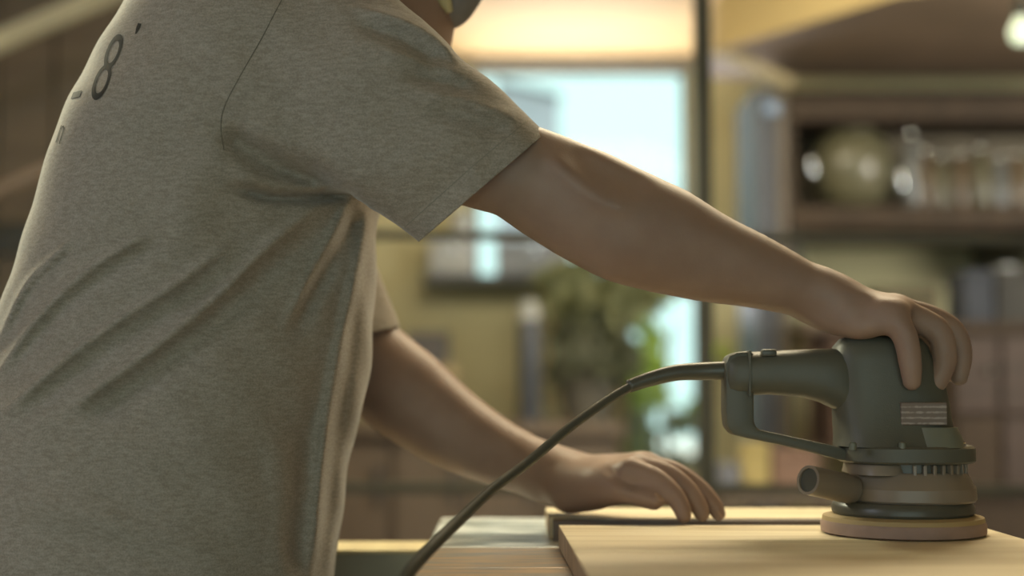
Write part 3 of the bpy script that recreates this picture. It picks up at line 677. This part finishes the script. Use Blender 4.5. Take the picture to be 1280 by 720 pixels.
# rear handle barrel
def hsec(px, ytop, ybot, hy):
    p = sp(px, (ytop + ybot) / 2); return p, (ybot - ytop) / 2 * U, hy
H = [hsec(906, 452, 486, .016), hsec(909, 445, 492, .020), hsec(918, 441, 494, .0225), hsec(935, 440, 494, .0235), hsec(960, 439, 493, .0235), hsec(1000, 437, 496, .025), hsec(1025, 436, 503, .027), hsec(1045, 436, 513, .0275), hsec(1065, 440, 522, .024), hsec(1085, 450, 520, .015)]
bm = bmesh.new(); rings = []; n = 28
for p, hz, hy in H:
    ring = []
    for k in range(n):
        a = 2 * PI * k / n; c, s = math.cos(a), math.sin(a)
        ring.append(bm.verts.new((p[0], hy * math.copysign(abs(c) ** .75, c), p[2] + hz * math.copysign(abs(s) ** .75, s))))
    rings.append(ring)
for a, b_ in zip(rings, rings[1:]):
    for k in range(n): bm.faces.new((a[k], a[(k + 1) % n], b_[(k + 1) % n], b_[k]))
bm.faces.new(rings[0][::-1]); bm.faces.new(rings[-1])
obj('rear_handle', bm, M_tool, sd, True)
# raised rear cap with the D-shaped guard below it
gp = [sp(x, y) for x, y in ((904, 470), (904, 455), (908, 445), (918, 440.5), (934, 439.5), (939, 442), (939, 528), (944, 536), (968, 541), (1010, 550), (1046, 558), (1058, 562), (1056, 575), (1040, 573), (1005, 563), (960, 553), (930, 547), (914, 543), (906, 533), (904, 515))]
obj('handle_guard', prism_bm([(x, z) for x, _, z in gp], -.0165, .0165, .0025), M_tool, sd, angle=35)
obj('cap_seam', prism_bm([(sp(x, y)[0], sp(x, y)[2]) for x, y in ((931, 439), (934, 438.6), (934, 495), (931, 495))], -.0240, .0240, .0006), M_tool, sd)
a = sp(957, 445); 
obj('switch', box_bm((a[0] - .007, -.0215, a[2] - .001), (a[0] + .007, -.010, a[2] + .006), .002), M_rubber, sd, angle=35)
# dust port
p0, p1 = sp(1064, 612, -.022), sp(1010, 600, -.055)
d = Vector(p1) - Vector(p0)
port = [(.0135, 0), (.0135, d.length), (.0108, d.length), (.0108, d.length * .35)]
bm = lathe_bm(port, 28, cap=False); bmesh.ops.transform(bm, matrix=Matrix.Translation(p0) @ d.to_track_quat('Z', 'Y').to_matrix().to_4x4(), verts=bm.verts[:])
obj('dust_port', bm, M_sil, sd, angle=40)
bm = lathe_bm([(.0107, d.length * .93), (.0107, d.length * .965)], 24); bmesh.ops.transform(bm, matrix=Matrix.Translation(p0) @ d.to_track_quat('Z', 'Y').to_matrix().to_4x4(), verts=bm.verts[:])
obj('dust_port_shade', bm, M_rubber, sd)  # dark disc near the mouth imitates the shade inside the port
# cord
obj('strain_relief', tube_bm([sp(912, 463), sp(880, 464), sp(845, 466, -.004), sp(812, 474, -.008), sp(786, 483, -.012)], [.0088, .0085, .0078, .0070, .0062], 16), M_rubber, sd, True)
cords = [(792, 481, -.011), (760, 500, -.025), (715, 532, -.05), (660, 578, -.08), (615, 612, -.11), (570, 654, -.15), (530, 694, -.19), (505, 726, -.215), (488, 775, -.235)]
obj('power_cord', tube_bm([sp(*c) for c in cords] + [(x - SX, y, z - TOPZ) for x, y, z in ((-.118, -.29, .66), (-.135, -.33, .35), (-.145, -.37, .06), (-.20, -.48, .006), (-.45, -.75, .006))], [.0044, .0045, .0045, .0046, .0048, .0052, .0056, .0057, .0057, .0055, .005, .005, .005, .005], 14, 110), M_rubber, sd, True)

#================================================================ THE MAN
man = thing('person', 'man in grey marl t-shirt leaning over the bench, right hand on the sander', 'person', (-.3, .1, 0))
def inv_parent(o):
    o.parent = man; o.location = -Vector(man.location); return o
# ---- shirt
rows = [(-125, 335, 440, .13, .07), (-98, 290, 468, .13, .12), (-60, 232, 482, .13, .160), (0, 181, 498, .125, .190), (40, 149, 522, .12, .205), (75, 125, 535, .115, .212), (121, 99, 535, .11, .213), (171, 75, 520, .10, .208), (225, 56, 496, .10, .2),
        (262, 41, 476, .10, .195), (320, 20, 471, .10, .188), (390, -1, 467, .10, .183), (460, -24, 461, .10, .182), (560, -48, 442, .10, .182), (640, -62, 430, .10, .184), (720, -75, 419, .10, .186), (800, -85, 408, .10, .188)]
def fit_row(r, l, rt, yc, hy):
    a, b = at(l, r, yc), at(rt, r, yc); x0, x1 = a[0], b[0]; z = a[2]
    ph = np.linspace(0, 2 * PI, 181); cs, sn = np.cos(ph), np.sin(ph); ex = 2 / 2.25
    for _ in range(6):
        P = np.stack([(x0 + x1) / 2 + (x1 - x0) / 2 * np.sign(cs) * np.abs(cs) ** ex, yc + hy * np.sign(sn) * np.abs(sn) ** ex, np.full(181, z)], 1)
        X, _y = project(P); x0 += (l - X.min()) * mpp(yc); x1 += (rt - X.max()) * mpp(yc)
    return z, (x0 + x1) / 2, (x1 - x0) / 2
tz, tx, tw, ty, th = [], [], [], [], []
for r, l, rt, yc, hy in rows:
    z_, c_, w_ = fit_row(r, l, rt, yc, hy); tz.append(z_); tx.append(c_); tw.append(w_); ty.append(yc); th.append(hy)
T = spline(np.stack([tz, tx, tw, ty, th], 1), 90)[::-1]
zs_, xs_, ws_, ys_, hs_ = [np.ascontiguousarray(T[:, i]).astype(np.float32) for i in range(5)]
def torso(P, inset=0.0):
    z = np.clip(P[:, 2], zs_[0], zs_[-1]); ez = P[:, 2] - z
    cx = np.interp(z, zs_, xs_); hx = np.interp(z, zs_, ws_) - inset; cy = np.interp(z, zs_, ys_); hy = np.interp(z, zs_, hs_) - inset
    x, y = P[:, 0] - cx, P[:, 1] - cy
    k0 = (np.abs(x / hx) ** 2.25 + np.abs(y / hy) ** 2.25) ** (1 / 2.25) + 1e-6
    k1 = np.sqrt((x / hx ** 2) ** 2 + (y / hy ** 2) ** 2) + 1e-6
    d = k0 * (k0 - 1) / k1 * .8
    return np.sqrt(np.maximum(d, 0) ** 2 + ez ** 2) + np.minimum(d, 0) if np.any(np.abs(ez) > 0) else d
S = [((400, -95), (322, 150), .02), ((445, -52), (350, 190), -.02), ((498, 0), (400, 226), -.045), ((548, 54), (448, 250), -.05), ((604, 93), (487, 277), -.045), ((645, 130), (512, 295), -.04), ((684, 166), (540, 318), -.04), ((745, 222), (600, 365), -.035)]
C, A, B = pair_stations(S, (.72, .76, .8, .8, .78, .78, .78, .78))
f_sl = chain_fn(C, A, B, 36)
SL = [((385, 40), (270, 200), .27), ((415, 130), (320, 260), .29), ((438, 250), (370, 330), .29), ((471, 338), (395, 400), .285), ((500, 412), (420, 460), .28), ((520, 455), (440, 510), .275)]
CL, AL, BL = pair_stations(SL, (1, 1, 1, 1, 1, 1))
AL = np.array([.085, .082, .075, .066, .060, .058]); 
for i, (t, b_, Y) in enumerate(SL):   # right-hand contour is what shows: set the centre from it
    p = at(*t, Y); dxy = np.array([.80, 0, .60]) if i else np.array([.5, 0, .86]); CL[i] = p - dxy * AL[i]
f_sr = chain_fn(CL, AL, AL, 24)
near = lambda P, y0, y1: np.clip((y1 - P[:, 1]) / (y1 - y0), 0, 1)
def pleat(pts, off, w1, a1, w2, a2):
    """a thin raised ridge and the broad hollow beside it"""
    return [(pts, w1, a1), ([(x + off[0], y + off[1]) for x, y in pts], w2, a2)]
FT = fold_fn(pleat([(-8, 440), (29, 361), (62, 326), (90, 300)], (9, 10), 5, .0022, 8, -.0016)
             + pleat([(-10, 478), (39, 407), (98, 348), (150, 312), (190, 290)], (12, 13), 6, .003, 11, -.003)
             + pleat([(0, 520), (78, 452), (150, 400), (222, 354), (285, 306)], (13, 17), 7, .004, 14, -.0048)
             + pleat([(90, 510), (124, 485), (196, 433), (274, 368), (330, 313), (396, 258)], (15, 19), 8, .005, 17, -.0062)
             + pleat([(355, 410), (385, 348), (418, 289), (436, 255)], (14, 8), 7, .004, 11, -.0055)
             + [([(462, 262), (451, 315), (434, 390), (418, 466), (404, 560), (396, 650), (386, 730)], 8, .005),
              ([(446, 380), (434, 480), (420, 560), (410, 640), (398, 720)], 8, -.003),
              ([(395, 480), (380, 580), (372, 660), (366, 720)], 13, -.003),
              ([(345, 540), (350, 640), (352, 720)], 14, .002),
              ([(0, 620), (120, 645), (260, 690)], 18, .003), ([(-10, 655), (120, 680), (240, 715)], 16, -.002), ([(60, 540), (200, 560), (320, 560)], 26, .002),
              ([(286, 214), (330, 226), (390, 232), (436, 234)], 10, .004), ([(290, 233), (334, 247), (390, 247), (438, 243)], 7, -.008),
              ([(278, 165), (312, 187), (360, 214), (425, 240)], 15, -.009), ([(250, 180), (240, 260), (200, 330)], 40, .004)])
FS = fold_fn([([(440, 8), (487, 20), (520, 33), (550, 53), (574, 80)], 7, .005), ([(440, 30), (490, 44), (520, 60), (552, 84)], 9, -.006),
              ([(470, 62), (520, 74), (552, 84), (580, 96)], 8, .003), ([(505, 92), (550, 102), (590, 112)], 8, -.004),
              ([(520, 116), (575, 125), (614, 138), (648, 148)], 9, .0045), ([(530, 138), (590, 150), (640, 166)], 10, -.0035),
              ([(300, 150), (360, 178), (420, 205), (470, 240)], 20, .004), ([(500, 190), (560, 205), (610, 215)], 24, .003), ([(400, 120), (480, 150), (560, 170)], 26, -.002)])
def wob(P):
    x, y, z = P[:, 0], P[:, 1], P[:, 2]
    return .0012 * np.sin(31 * x + 17 * z + 9 * y) + .0009 * np.sin(53 * z - 23 * x + 1.3) * np.cos(21 * y + 12 * x) + .0006 * np.sin(90 * x + 70 * z + 40 * y)
def shirt(P):
    d = smin(smin(torso(P), f_sl(P), .028), f_sr(P), .03)
    return d - 1.2 * FT(P) * near(P, .02, .16) - 1.15 * FS(P) * near(P, .0, .10) - wob(P)
lo = [at(-110, 800, .1)[0] - .03, -.20, at(0, 800, .1)[2] + .012]; hi = [at(760, 300, -.04)[0], .42, at(0, -130, .13)[2] + .05]
me = mesh_sdf(shirt, lo, hi, .0034, 4, 'shirt', 1.6)
bm = bmesh.new(); bm.from_mesh(me)
def cut(a_px, b_px, Y, side, region):
    """open the cloth along the plane through two pixels at depth Y"""
    a, b_ = at(*a_px, Y), at(*b_px, Y); n = (Vector(a) - camo.location).cross(Vector(b_) - camo.location).normalized(); n *= side * (1 if n.x > 0 else -1)
    g = [f for f in bm.faces if region(f.calc_center_median())]
    geo = list({v for f in g for v in f.verts}) + list({e for f in g for e in f.edges}) + g
    bmesh.ops.bisect_plane(bm, geom=geo, plane_co=Vector(a), plane_no=n, clear_outer=True, dist=1e-5)
xcut = at(500, 250, -.04)[0]
cut((683, 165), (525, 301), -.05, 1, lambda c: c.x > xcut and c.y < .12)
cut((497, 409), (430, 422), .28, 1, lambda c: c.y > .17 and c.x > at(400, 420, .28)[0] and c.z < at(400, 340, .28)[2])
# keep the biggest piece
bm.verts.ensure_lookup_table(); seen = set(); comps = []
for v in bm.verts:
    if v.index in seen: continue
    stck = [v]; comp = []; seen.add(v.index)
    while stck:
        q = stck.pop(); comp.append(q)
        for e in q.link_edges:
            o2 = e.other_vert(q)
            if o2.index not in seen: seen.add(o2.index); stck.append(o2)
    comps.append(comp)
comps.sort(key=len); 
for c in comps[:-1]: bmesh.ops.delete(bm, geom=c, context='VERTS')
bm.to_mesh(me); bvh = BVHTree.FromBMesh(bm); bm.free()
M_shirt = bpy.data.materials.new('grey_marl_cotton'); M_shirt.use_nodes = True
nt = M_shirt.node_tree; N = nt.nodes; L = nt.links; p = N['Principled BSDF']
p.inputs['Roughness'].default_value = .9; p.inputs['Specular IOR Level'].default_value = .15; p.inputs['Sheen Weight'].default_value = .35; p.inputs['Sheen Roughness'].default_value = .35
tc = N.new('ShaderNodeTexCoord'); mp = N.new('ShaderNodeMapping'); mp.inputs['Scale'].default_value = (110, 110, 420); mp.inputs['Rotation'].default_value = (0, math.radians(8), 0); L.new(tc.outputs['Object'], mp.inputs[0])
n1 = N.new('ShaderNodeTexNoise'); n1.inputs['Scale'].default_value = 1; n1.inputs['Detail'].default_value = 3; L.new(mp.outputs[0], n1.inputs[0])
n3 = N.new('ShaderNodeTexNoise'); n3.inputs['Scale'].default_value = 700; n3.inputs['Detail'].default_value = 1; L.new(tc.outputs['Object'], n3.inputs[0])
ad = N.new('ShaderNodeMath'); ad.operation = 'ADD'; L.new(n1.outputs[0], ad.inputs[0]); L.new(n3.outputs[0], ad.inputs[1])
cr = N.new('ShaderNodeValToRGB'); cr.color_ramp.elements[0].position = .38; cr.color_ramp.elements[1].position = .64
hf = N.new('ShaderNodeMath'); hf.operation = 'MULTIPLY'; hf.inputs[1].default_value = .5; L.new(ad.outputs[0], hf.inputs[0])
cr.color_ramp.elements[0].color = (.252, .222, .184, 1); cr.color_ramp.elements[1].color = (.375, .335, .287, 1)
L.new(hf.outputs[0], cr.inputs[0]); L.new(cr.outputs[0], p.inputs[0])
bp = N.new('ShaderNodeBump'); bp.inputs['Strength'].default_value = .25; bp.inputs['Distance'].default_value = .0008; L.new(n3.outputs[0], bp.inputs['Height']); L.new(bp.outputs[0], p.inputs['Normal'])
sh_o = inv_parent(link('shirt', me, M_shirt))
so = sh_o.modifiers.new('cloth', 'SOLIDIFY'); so.thickness = .0022; so.offset = -1
# seams and the print on the back lie on the cloth
def onto(px, py, lift):
    d = Vector(ray(px, py)).normalized(); h = bvh.ray_cast(Vector((0, CY, CZ)), d)
    return None if h[0] is None else h[0] + h[1] * (lift if h[1].dot(d) < 0 else -lift)
def seam(name, pts, r, m, lift=.0002):
    P = [onto(x, y, lift) for x, y in spline(pts, 40)]; P = [q for q in P if q is not None]
    o = obj(name, tube_bm([tuple(q) for q in P], [r] * len(P), 6, sub=False), m, sh_o, True); return o
M_seam = mat('seam_thread', (.15, .138, .11), .9)
seam('armhole_seam', [(372, -30), (352, 0), (328, 46), (300, 95), (281, 132), (276, 158), (280, 188)], .0005, M_seam, -.0001)
M_hem = mat('hem_thread', (.27, .255, .21), .9)
seam('cuff_stitching', [(660, 150), (600, 200), (548, 246), (506, 284)], .0005, M_hem, -.0002)
M_print = mat('dark_print', (.035, .033, .027), .85)
def printed(txt, o_px, u_px, v_px, name):
    """text laid on the cloth: origin, right and up vectors as they show in the picture"""
    cu = bpy.data.curves.new('t', 'FONT'); cu.body = txt; cu.size = 1; cu.offset = -.012; cu.resolution_u = 6
    ob = bpy.data.objects.new('t', cu); COL.objects.link(ob); dg = bpy.context.evaluated_depsgraph_get()
    tm = bpy.data.meshes.new_from_object(ob.evaluated_get(dg)); bpy.data.objects.remove(ob)
    b = bmesh.new(); b.from_mesh(tm); bmesh.ops.remove_doubles(b, verts=b.verts[:], dist=1e-4)
    bmesh.ops.triangulate(b, faces=b.faces[:]); bmesh.ops.subdivide_edges(b, edges=b.edges[:], cuts=3, use_grid_fill=True)
    X = [v.co.x for v in b.verts]; Yv = [v.co.y for v in b.verts]; x0, x1, y0, y1 = min(X), max(X), min(Yv), max(Yv); bad = []
    for v in b.verts:
        s, t = (v.co.x - x0) / (x1 - x0), (v.co.y - y0) / (y1 - y0)
        q = onto(o_px[0] + s * u_px[0] + t * v_px[0], o_px[1] + s * u_px[1] + t * v_px[1], .0006)
        if q is None: bad.append(v)
        else: v.co = q
    bmesh.ops.delete(b, geom=bad, context='VERTS'); 
    o = obj(name, b, M_print, sh_o, True); return o
printed('8', (110, 122), (17, 6), (32, -82), 'printed_digit')
printed('-', (89, 124), (11, -3), (3, -8), 'printed_dash')
printed('n', (70, 178), (5, 2), (7, -22), 'printed_letter')
printed("'", (168, 42), (4, 1), (5, -13), 'printed_mark')

# ---- body: head, neck, trunk, both arms and hands in one surface
RA = [((470, -20), (330, 170), -.03), ((560, 80), (460, 235), -.045), ((640, 140), (545, 245), -.045), ((688, 165), (600, 260), -.045), ((722, 176), (652, 292), -.042), ((759, 190), (700, 321), -.038), ((809, 214), (756, 350), -.032), ((852, 235), (808, 364), -.025),
      ((899, 265), (864, 375), -.018), ((953, 293), (926, 383), -.010), ((1008, 325), (985, 393), -.004), ((1046, 345), (1022, 404), 0)]
C, A, B = pair_stations(RA, (.6, .7, .75, .8, .82, .82, .82, .84, .88, .95, 1.08, 1.15)); A[0] = .06; B[0] = .05
f_ra = chain_fn(C, A, B, 48)
def hand_pts(l): return [at(x, y, Y) for x, y, Y in l]
f_rp = chain_fn(hand_pts([(1030, 374, 0), (1062, 386, 0), (1090, 391, 0), (1116, 392, 0)]), [.023, .0245, .021, .0145], [.027, .034, .039, .040], 16)
f_rp2 = chain_fn(hand_pts([(1040, 396, -.012), (1075, 408, -.026), (1105, 402, -.034)]), [.012, .0125, .010], [.014, .015, .011], 10)
RF = [chain_fn(hand_pts([(1106, 395, -.034), (1120, 403, -.040), (1132, 423, -.043), (1138, 454, -.043), (1140, 478, -.041)]), [.0125, .0125, .0118, .0108, .0086], [.0112, .0112, .0106, .0098, .008], 16),
      chain_fn(hand_pts([(1110, 388, -.014), (1147, 399, -.016), (1174, 417, -.018), (1181, 450, -.020), (1172, 479, -.022)]), [.0132, .0132, .0126, .0116, .009], [.0108, .0108, .0102, .0095, .008], 18),
      chain_fn(hand_pts([(1112, 385, .010), (1157, 395, .010), (1190, 412, .009), (1202, 442, .008), (1199, 472, .006)]), [.0125, .0125, .0115, .0105, .0085], [.0108, .0108, .0102, .0095, .008], 18),
      chain_fn(hand_pts([(1110, 386, .034), (1152, 398, .036), (1184, 415, .036), (1193, 444, .034), (1189, 468, .031)]), [.0120, .0120, .0112, .0105, .0085], [.0105, .0105, .010, .0095, .008], 18)]
f_rt = chain_fn(hand_pts([(1050, 392, .024), (1078, 408, .042), (1100, 430, .048), (1118, 455, .046)]), [.016, .0145, .0115, .009], [.015, .013, .0105, .0085], 14)
RK = [ball_fn(at(1117, 388, -.032), (.011, .010, .0095)), ball_fn(at(1121, 384, -.010), (.011, .010, .0095)), ball_fn(at(1120, 381, .012), (.011, .010, .009))]
LA = [((430, 150), (300, 250), .28), ((425, 290), (345, 340), .29), ((462, 385), (392, 440), .285), ((500, 411), (425, 495), .28), ((543, 446), (474, 541), .27), ((590, 491), (533, 575), .255), ((637, 526), (590, 598), .235), ((675, 548), (640, 613), .215), ((703, 564), (682, 622), .20)]
C, A, B = pair_stations(LA, (1, 1, 1, .9, .85, .88, .95, 1.0, 1.08)); A[0] = B[0] = .05; A[1] = B[1] = .05; A[2] = B[2] = .05
f_la = chain_fn(C, A, B, 40)
f_lp = chain_fn(hand_pts([(690, 594, .20), (722, 600, .185), (755, 597, .165), (797, 585, .138)]), [.026, .029, .0245, .0145], [.030, .036, .040, .038], 16)
f_lheel = chain_fn(hand_pts([(712, 614, .165), (745, 612, .145), (768, 611, .125)]), [.0215, .0195, .015], [.02, .02, .014], 10)
LF = [chain_fn(hand_pts([(788, 588, .114), (818, 598, .103), (840, 616, .095), (851, 633, .090), (855, 645, .087)]), [.0125, .0116, .0106, .0096, .008], [.0110, .0104, .0098, .009, .0078], 18),
      chain_fn(hand_pts([(796, 583, .132), (832, 592, .120), (858, 611, .112), (872, 631, .107), (878, 643, .104)]), [.0125, .0118, .0108, .0098, .0082], [.0115, .0108, .0102, .0095, .008], 18),
      chain_fn(hand_pts([(800, 582, .150), (840, 589, .139), (872, 609, .130), (891, 630, .123), (898, 642, .119)]), [.012, .0115, .0105, .0095, .008], [.011, .0105, .010, .0092, .0078], 18),
      chain_fn(hand_pts([(798, 586, .170), (832, 592, .168), (858, 606, .164), (872, 624, .158), (878, 636, .154)]), [.011, .0105, .0095, .0085, .0072], [.0105, .010, .009, .0082, .007], 18)]
f_lt = chain_fn(hand_pts([(752, 604, .130), (775, 612, .112), (798, 619, .102), (818, 626, .094)]), [.0150, .0132, .0118, .0098], [.0140, .0125, .0112, .0095], 16)
f_neck = chain_fn([at(492, 70, .13), at(506, 15, .13), at(514, -70, .13)], [.058, .054, .056], [.062, .056, .056], 12)
f_head = ball_fn(at(530, -185, .13), (.098, .076, .112)); f_jaw = chain_fn([at(512, -95, .13), at(535, -60, .13), at(546, -24, .13)], [.045, .034, .020], [.055, .043, .024], 10)
f_nose = chain_fn([at(640, -160, .13), at(664, -105, .13), at(640, -85, .13)], [.010, .013, .010], [.010, .014, .012], 8)
EY = [ball_fn(at(632, -150, .13 + s * .031), (.012, .013, .010)) for s in (-1, 1)]
EAR = [ball_fn(at(500, -150, .13 + s * .078), (.017, .009, .030)) for s in (-1, 1)]
f_trunk = chain_fn([at(420, 0, .13), at(300, 180, .11), at(215, 420, .11), at(190, 720, .11)], [.09, .13, .12, .13], [.13, .15, .13, .14], 14)
MUS = fold_fn([([(672, 186), (705, 212), (735, 240), (765, 256), (800, 262)], 12, .0044), ([(704, 184), (740, 207), (778, 226), (815, 238)], 14, -.0042), ([(720, 262), (780, 290), (850, 318), (930, 340)], 22, -.0014),
               ([(850, 275), (920, 312), (985, 345)], 13, .0012), ([(1018, 350), (1026, 372), (1030, 398)], 10, -.0007), ([(1040, 365), (1075, 368), (1108, 377)], 7, .0010), ([(1045, 384), (1080, 384), (1110, 386)], 7, .0007),
               ([(1112, 398), (1104, 390), (1096, 394)], 4, -.0008), ([(545, 470), (590, 515), (640, 552)], 14, .0012), ([(500, 470), (560, 530), (640, 578)], 20, -.001),
               ([(755, 584), (780, 602), (806, 612)], 6, -.003), ([(745, 578), (778, 576), (800, 578)], 8, .001), ([(690, 575), (694, 595), (692, 618)], 9, -.0012),
               ([(1168, 398), (1186, 402)], 5, .0008), ([(1128, 412), (1144, 416)], 5, .0008), ([(1128, 448), (1148, 450)], 3, -.0006), ([(1170, 440), (1192, 442)], 3, -.0006)])
def body(P):
    d = smin(f_ra(P), f_rp(P), .02); d = smin(d, f_rp2(P), .014); d = smin(d, f_rt(P), .014)
    for k in RK: d = smin(d, k(P), .010)
    fg = RF[0](P)
    for k in RF[1:]: fg = smin(fg, k(P), .0022)
    d = smin(d, fg, .009)
    e = smin(f_la(P), f_lp(P), .024); e = smin(e, f_lheel(P), .02); e = smin(e, f_lt(P), .012)
    fg = LF[0](P)
    for k in LF[1:]: fg = smin(fg, k(P), .0022)
    e = smin(e, fg, .009)
    h = smin(f_neck(P), f_head(P), .03); h = smin(h, f_jaw(P), .03); h = smin(h, f_nose(P), .012)
    for k in EY + EAR: h = smin(h, k(P), .008)
    t = smin(f_trunk(P), h, .04)
    return smin(smin(t, d, .03), e, .03) - MUS(P)
lo = [at(150, 720, .1)[0], -.13, at(0, 722, .1)[2]]; hi = [at(1240, 400, 0)[0], .36, at(0, -340, .13)[2]]
me = mesh_sdf(body, lo, hi, .0022, 4, 'body', 1.4, 7)
M_skin = mat('skin', (.325, .22, .17), .5, (.29, .19, .145), 26, spec=.4, bump=.10, bscale=500)
M_skin.node_tree.nodes['Principled BSDF'].inputs['Subsurface Weight'].default_value = .08
M_skin.node_tree.nodes['Principled BSDF'].inputs['Subsurface Radius'].default_value = (.01, .004, .002)
inv_parent(link('body', me, M_skin))
# nails
M_nail = mat('nail', (.42, .27, .19), .3)
def nail(px, py, Y, r, n):
    c = Vector(at(px, py, Y)); bm = bmesh.new(); bmesh.ops.create_uvsphere(bm, u_segments=16, v_segments=8, radius=1)
    q = Vector(n).normalized().to_track_quat('Z', 'X').to_matrix().to_4x4(); q.translation = c
    bmesh.ops.transform(bm, matrix=q @ Matrix.Diagonal((r, r * .8, r * .3, 1)), verts=bm.verts[:]); inv_parent(obj('nail', bm, M_nail, None, True))
nail(824, 621, .088, .0062, (.5, -.55, .7))
nail(900, 643, .114, .0052, (.8, -.3, .5))
# dust mask over mouth and chin
M_mask = mat('grey_mask_fabric', (.20, .195, .20), .7, (.16, .155, .16), 30)
mk = mesh_sdf(lambda P: np.maximum(smin(ball_fn(at(557, -4, .13), (.0325, .042, .034))(P), ball_fn(at(580, -66, .13), (.050, .046, .050))(P), .03), -(P[:, 0] - at(561, 0, .13)[0])),
              at(540, 60, .05), at(700, -150, .22), .003, 4, 'dust_mask', 1.5)
mko = inv_parent(link('dust_mask', mk, M_mask))
a = [at(551, -14, .083), at(556, 0, .082), at(563, 15, .086)]
obj('strap', tube_bm([at(520, -120, .048), at(540, -45, .068), at(555, -2, .088), at(562, 14, .098)], [.004, .006, .0075, .004], 10), mat('pale_yellow_strap', (.52, .48, .28), .7), mko, True)
# hair, trousers and shoes (above and below the frame)
hc = at(522, -200, .13)
hr = mesh_sdf(lambda P: np.maximum(ball_fn(hc, (.104, .084, .116))(P), (P[:, 0] - hc[0]) * .9 - (P[:, 2] - hc[2]) - .0),
              hc - .13, hc + .13, .004, 4, 'hair', 1.5)
inv_parent(link('hair', hr, mat('dark_hair', (.03, .025, .02), .6, bump=.4, bscale=300)))
hip = at(190, 760, .11)
LEGS = [chain_fn([hip + np.array([-.02, s, .03]), np.array([hip[0] + .03, .11 + s * 1.25, .46]), np.array([hip[0] - .02, .11 + s * 1.35, .06])], [.105, .078, .062], [.095, .075, .062], 14) for s in (-.085, .085)]
tr = mesh_sdf(lambda P: smin(LEGS[0](P), LEGS[1](P), .03), [hip[0] - .2, -.2, 0.03], [hip[0] + .2, .42, hip[2] + .15], .006, 4, 'trousers', 1.5)
inv_parent(link('trousers', tr, mat('dark_denim', (.06, .065, .08), .9)))
for s in (-.085, .085):
    x, y = hip[0], .11 + s * 1.35
    sm = mesh_sdf(lambda P: np.maximum(smin(ball_fn((x + .07, y, .03), (.12, .047, .045))(P), ball_fn((x - .02, y, .05), (.06, .045, .06))(P), .03), .001 - P[:, 2]), (x - .12, y - .08, -.01), (x + .24, y + .08, .14), .005, 4, 'shoe', 1.5)
    inv_parent(link('shoe', sm, M_rubber))
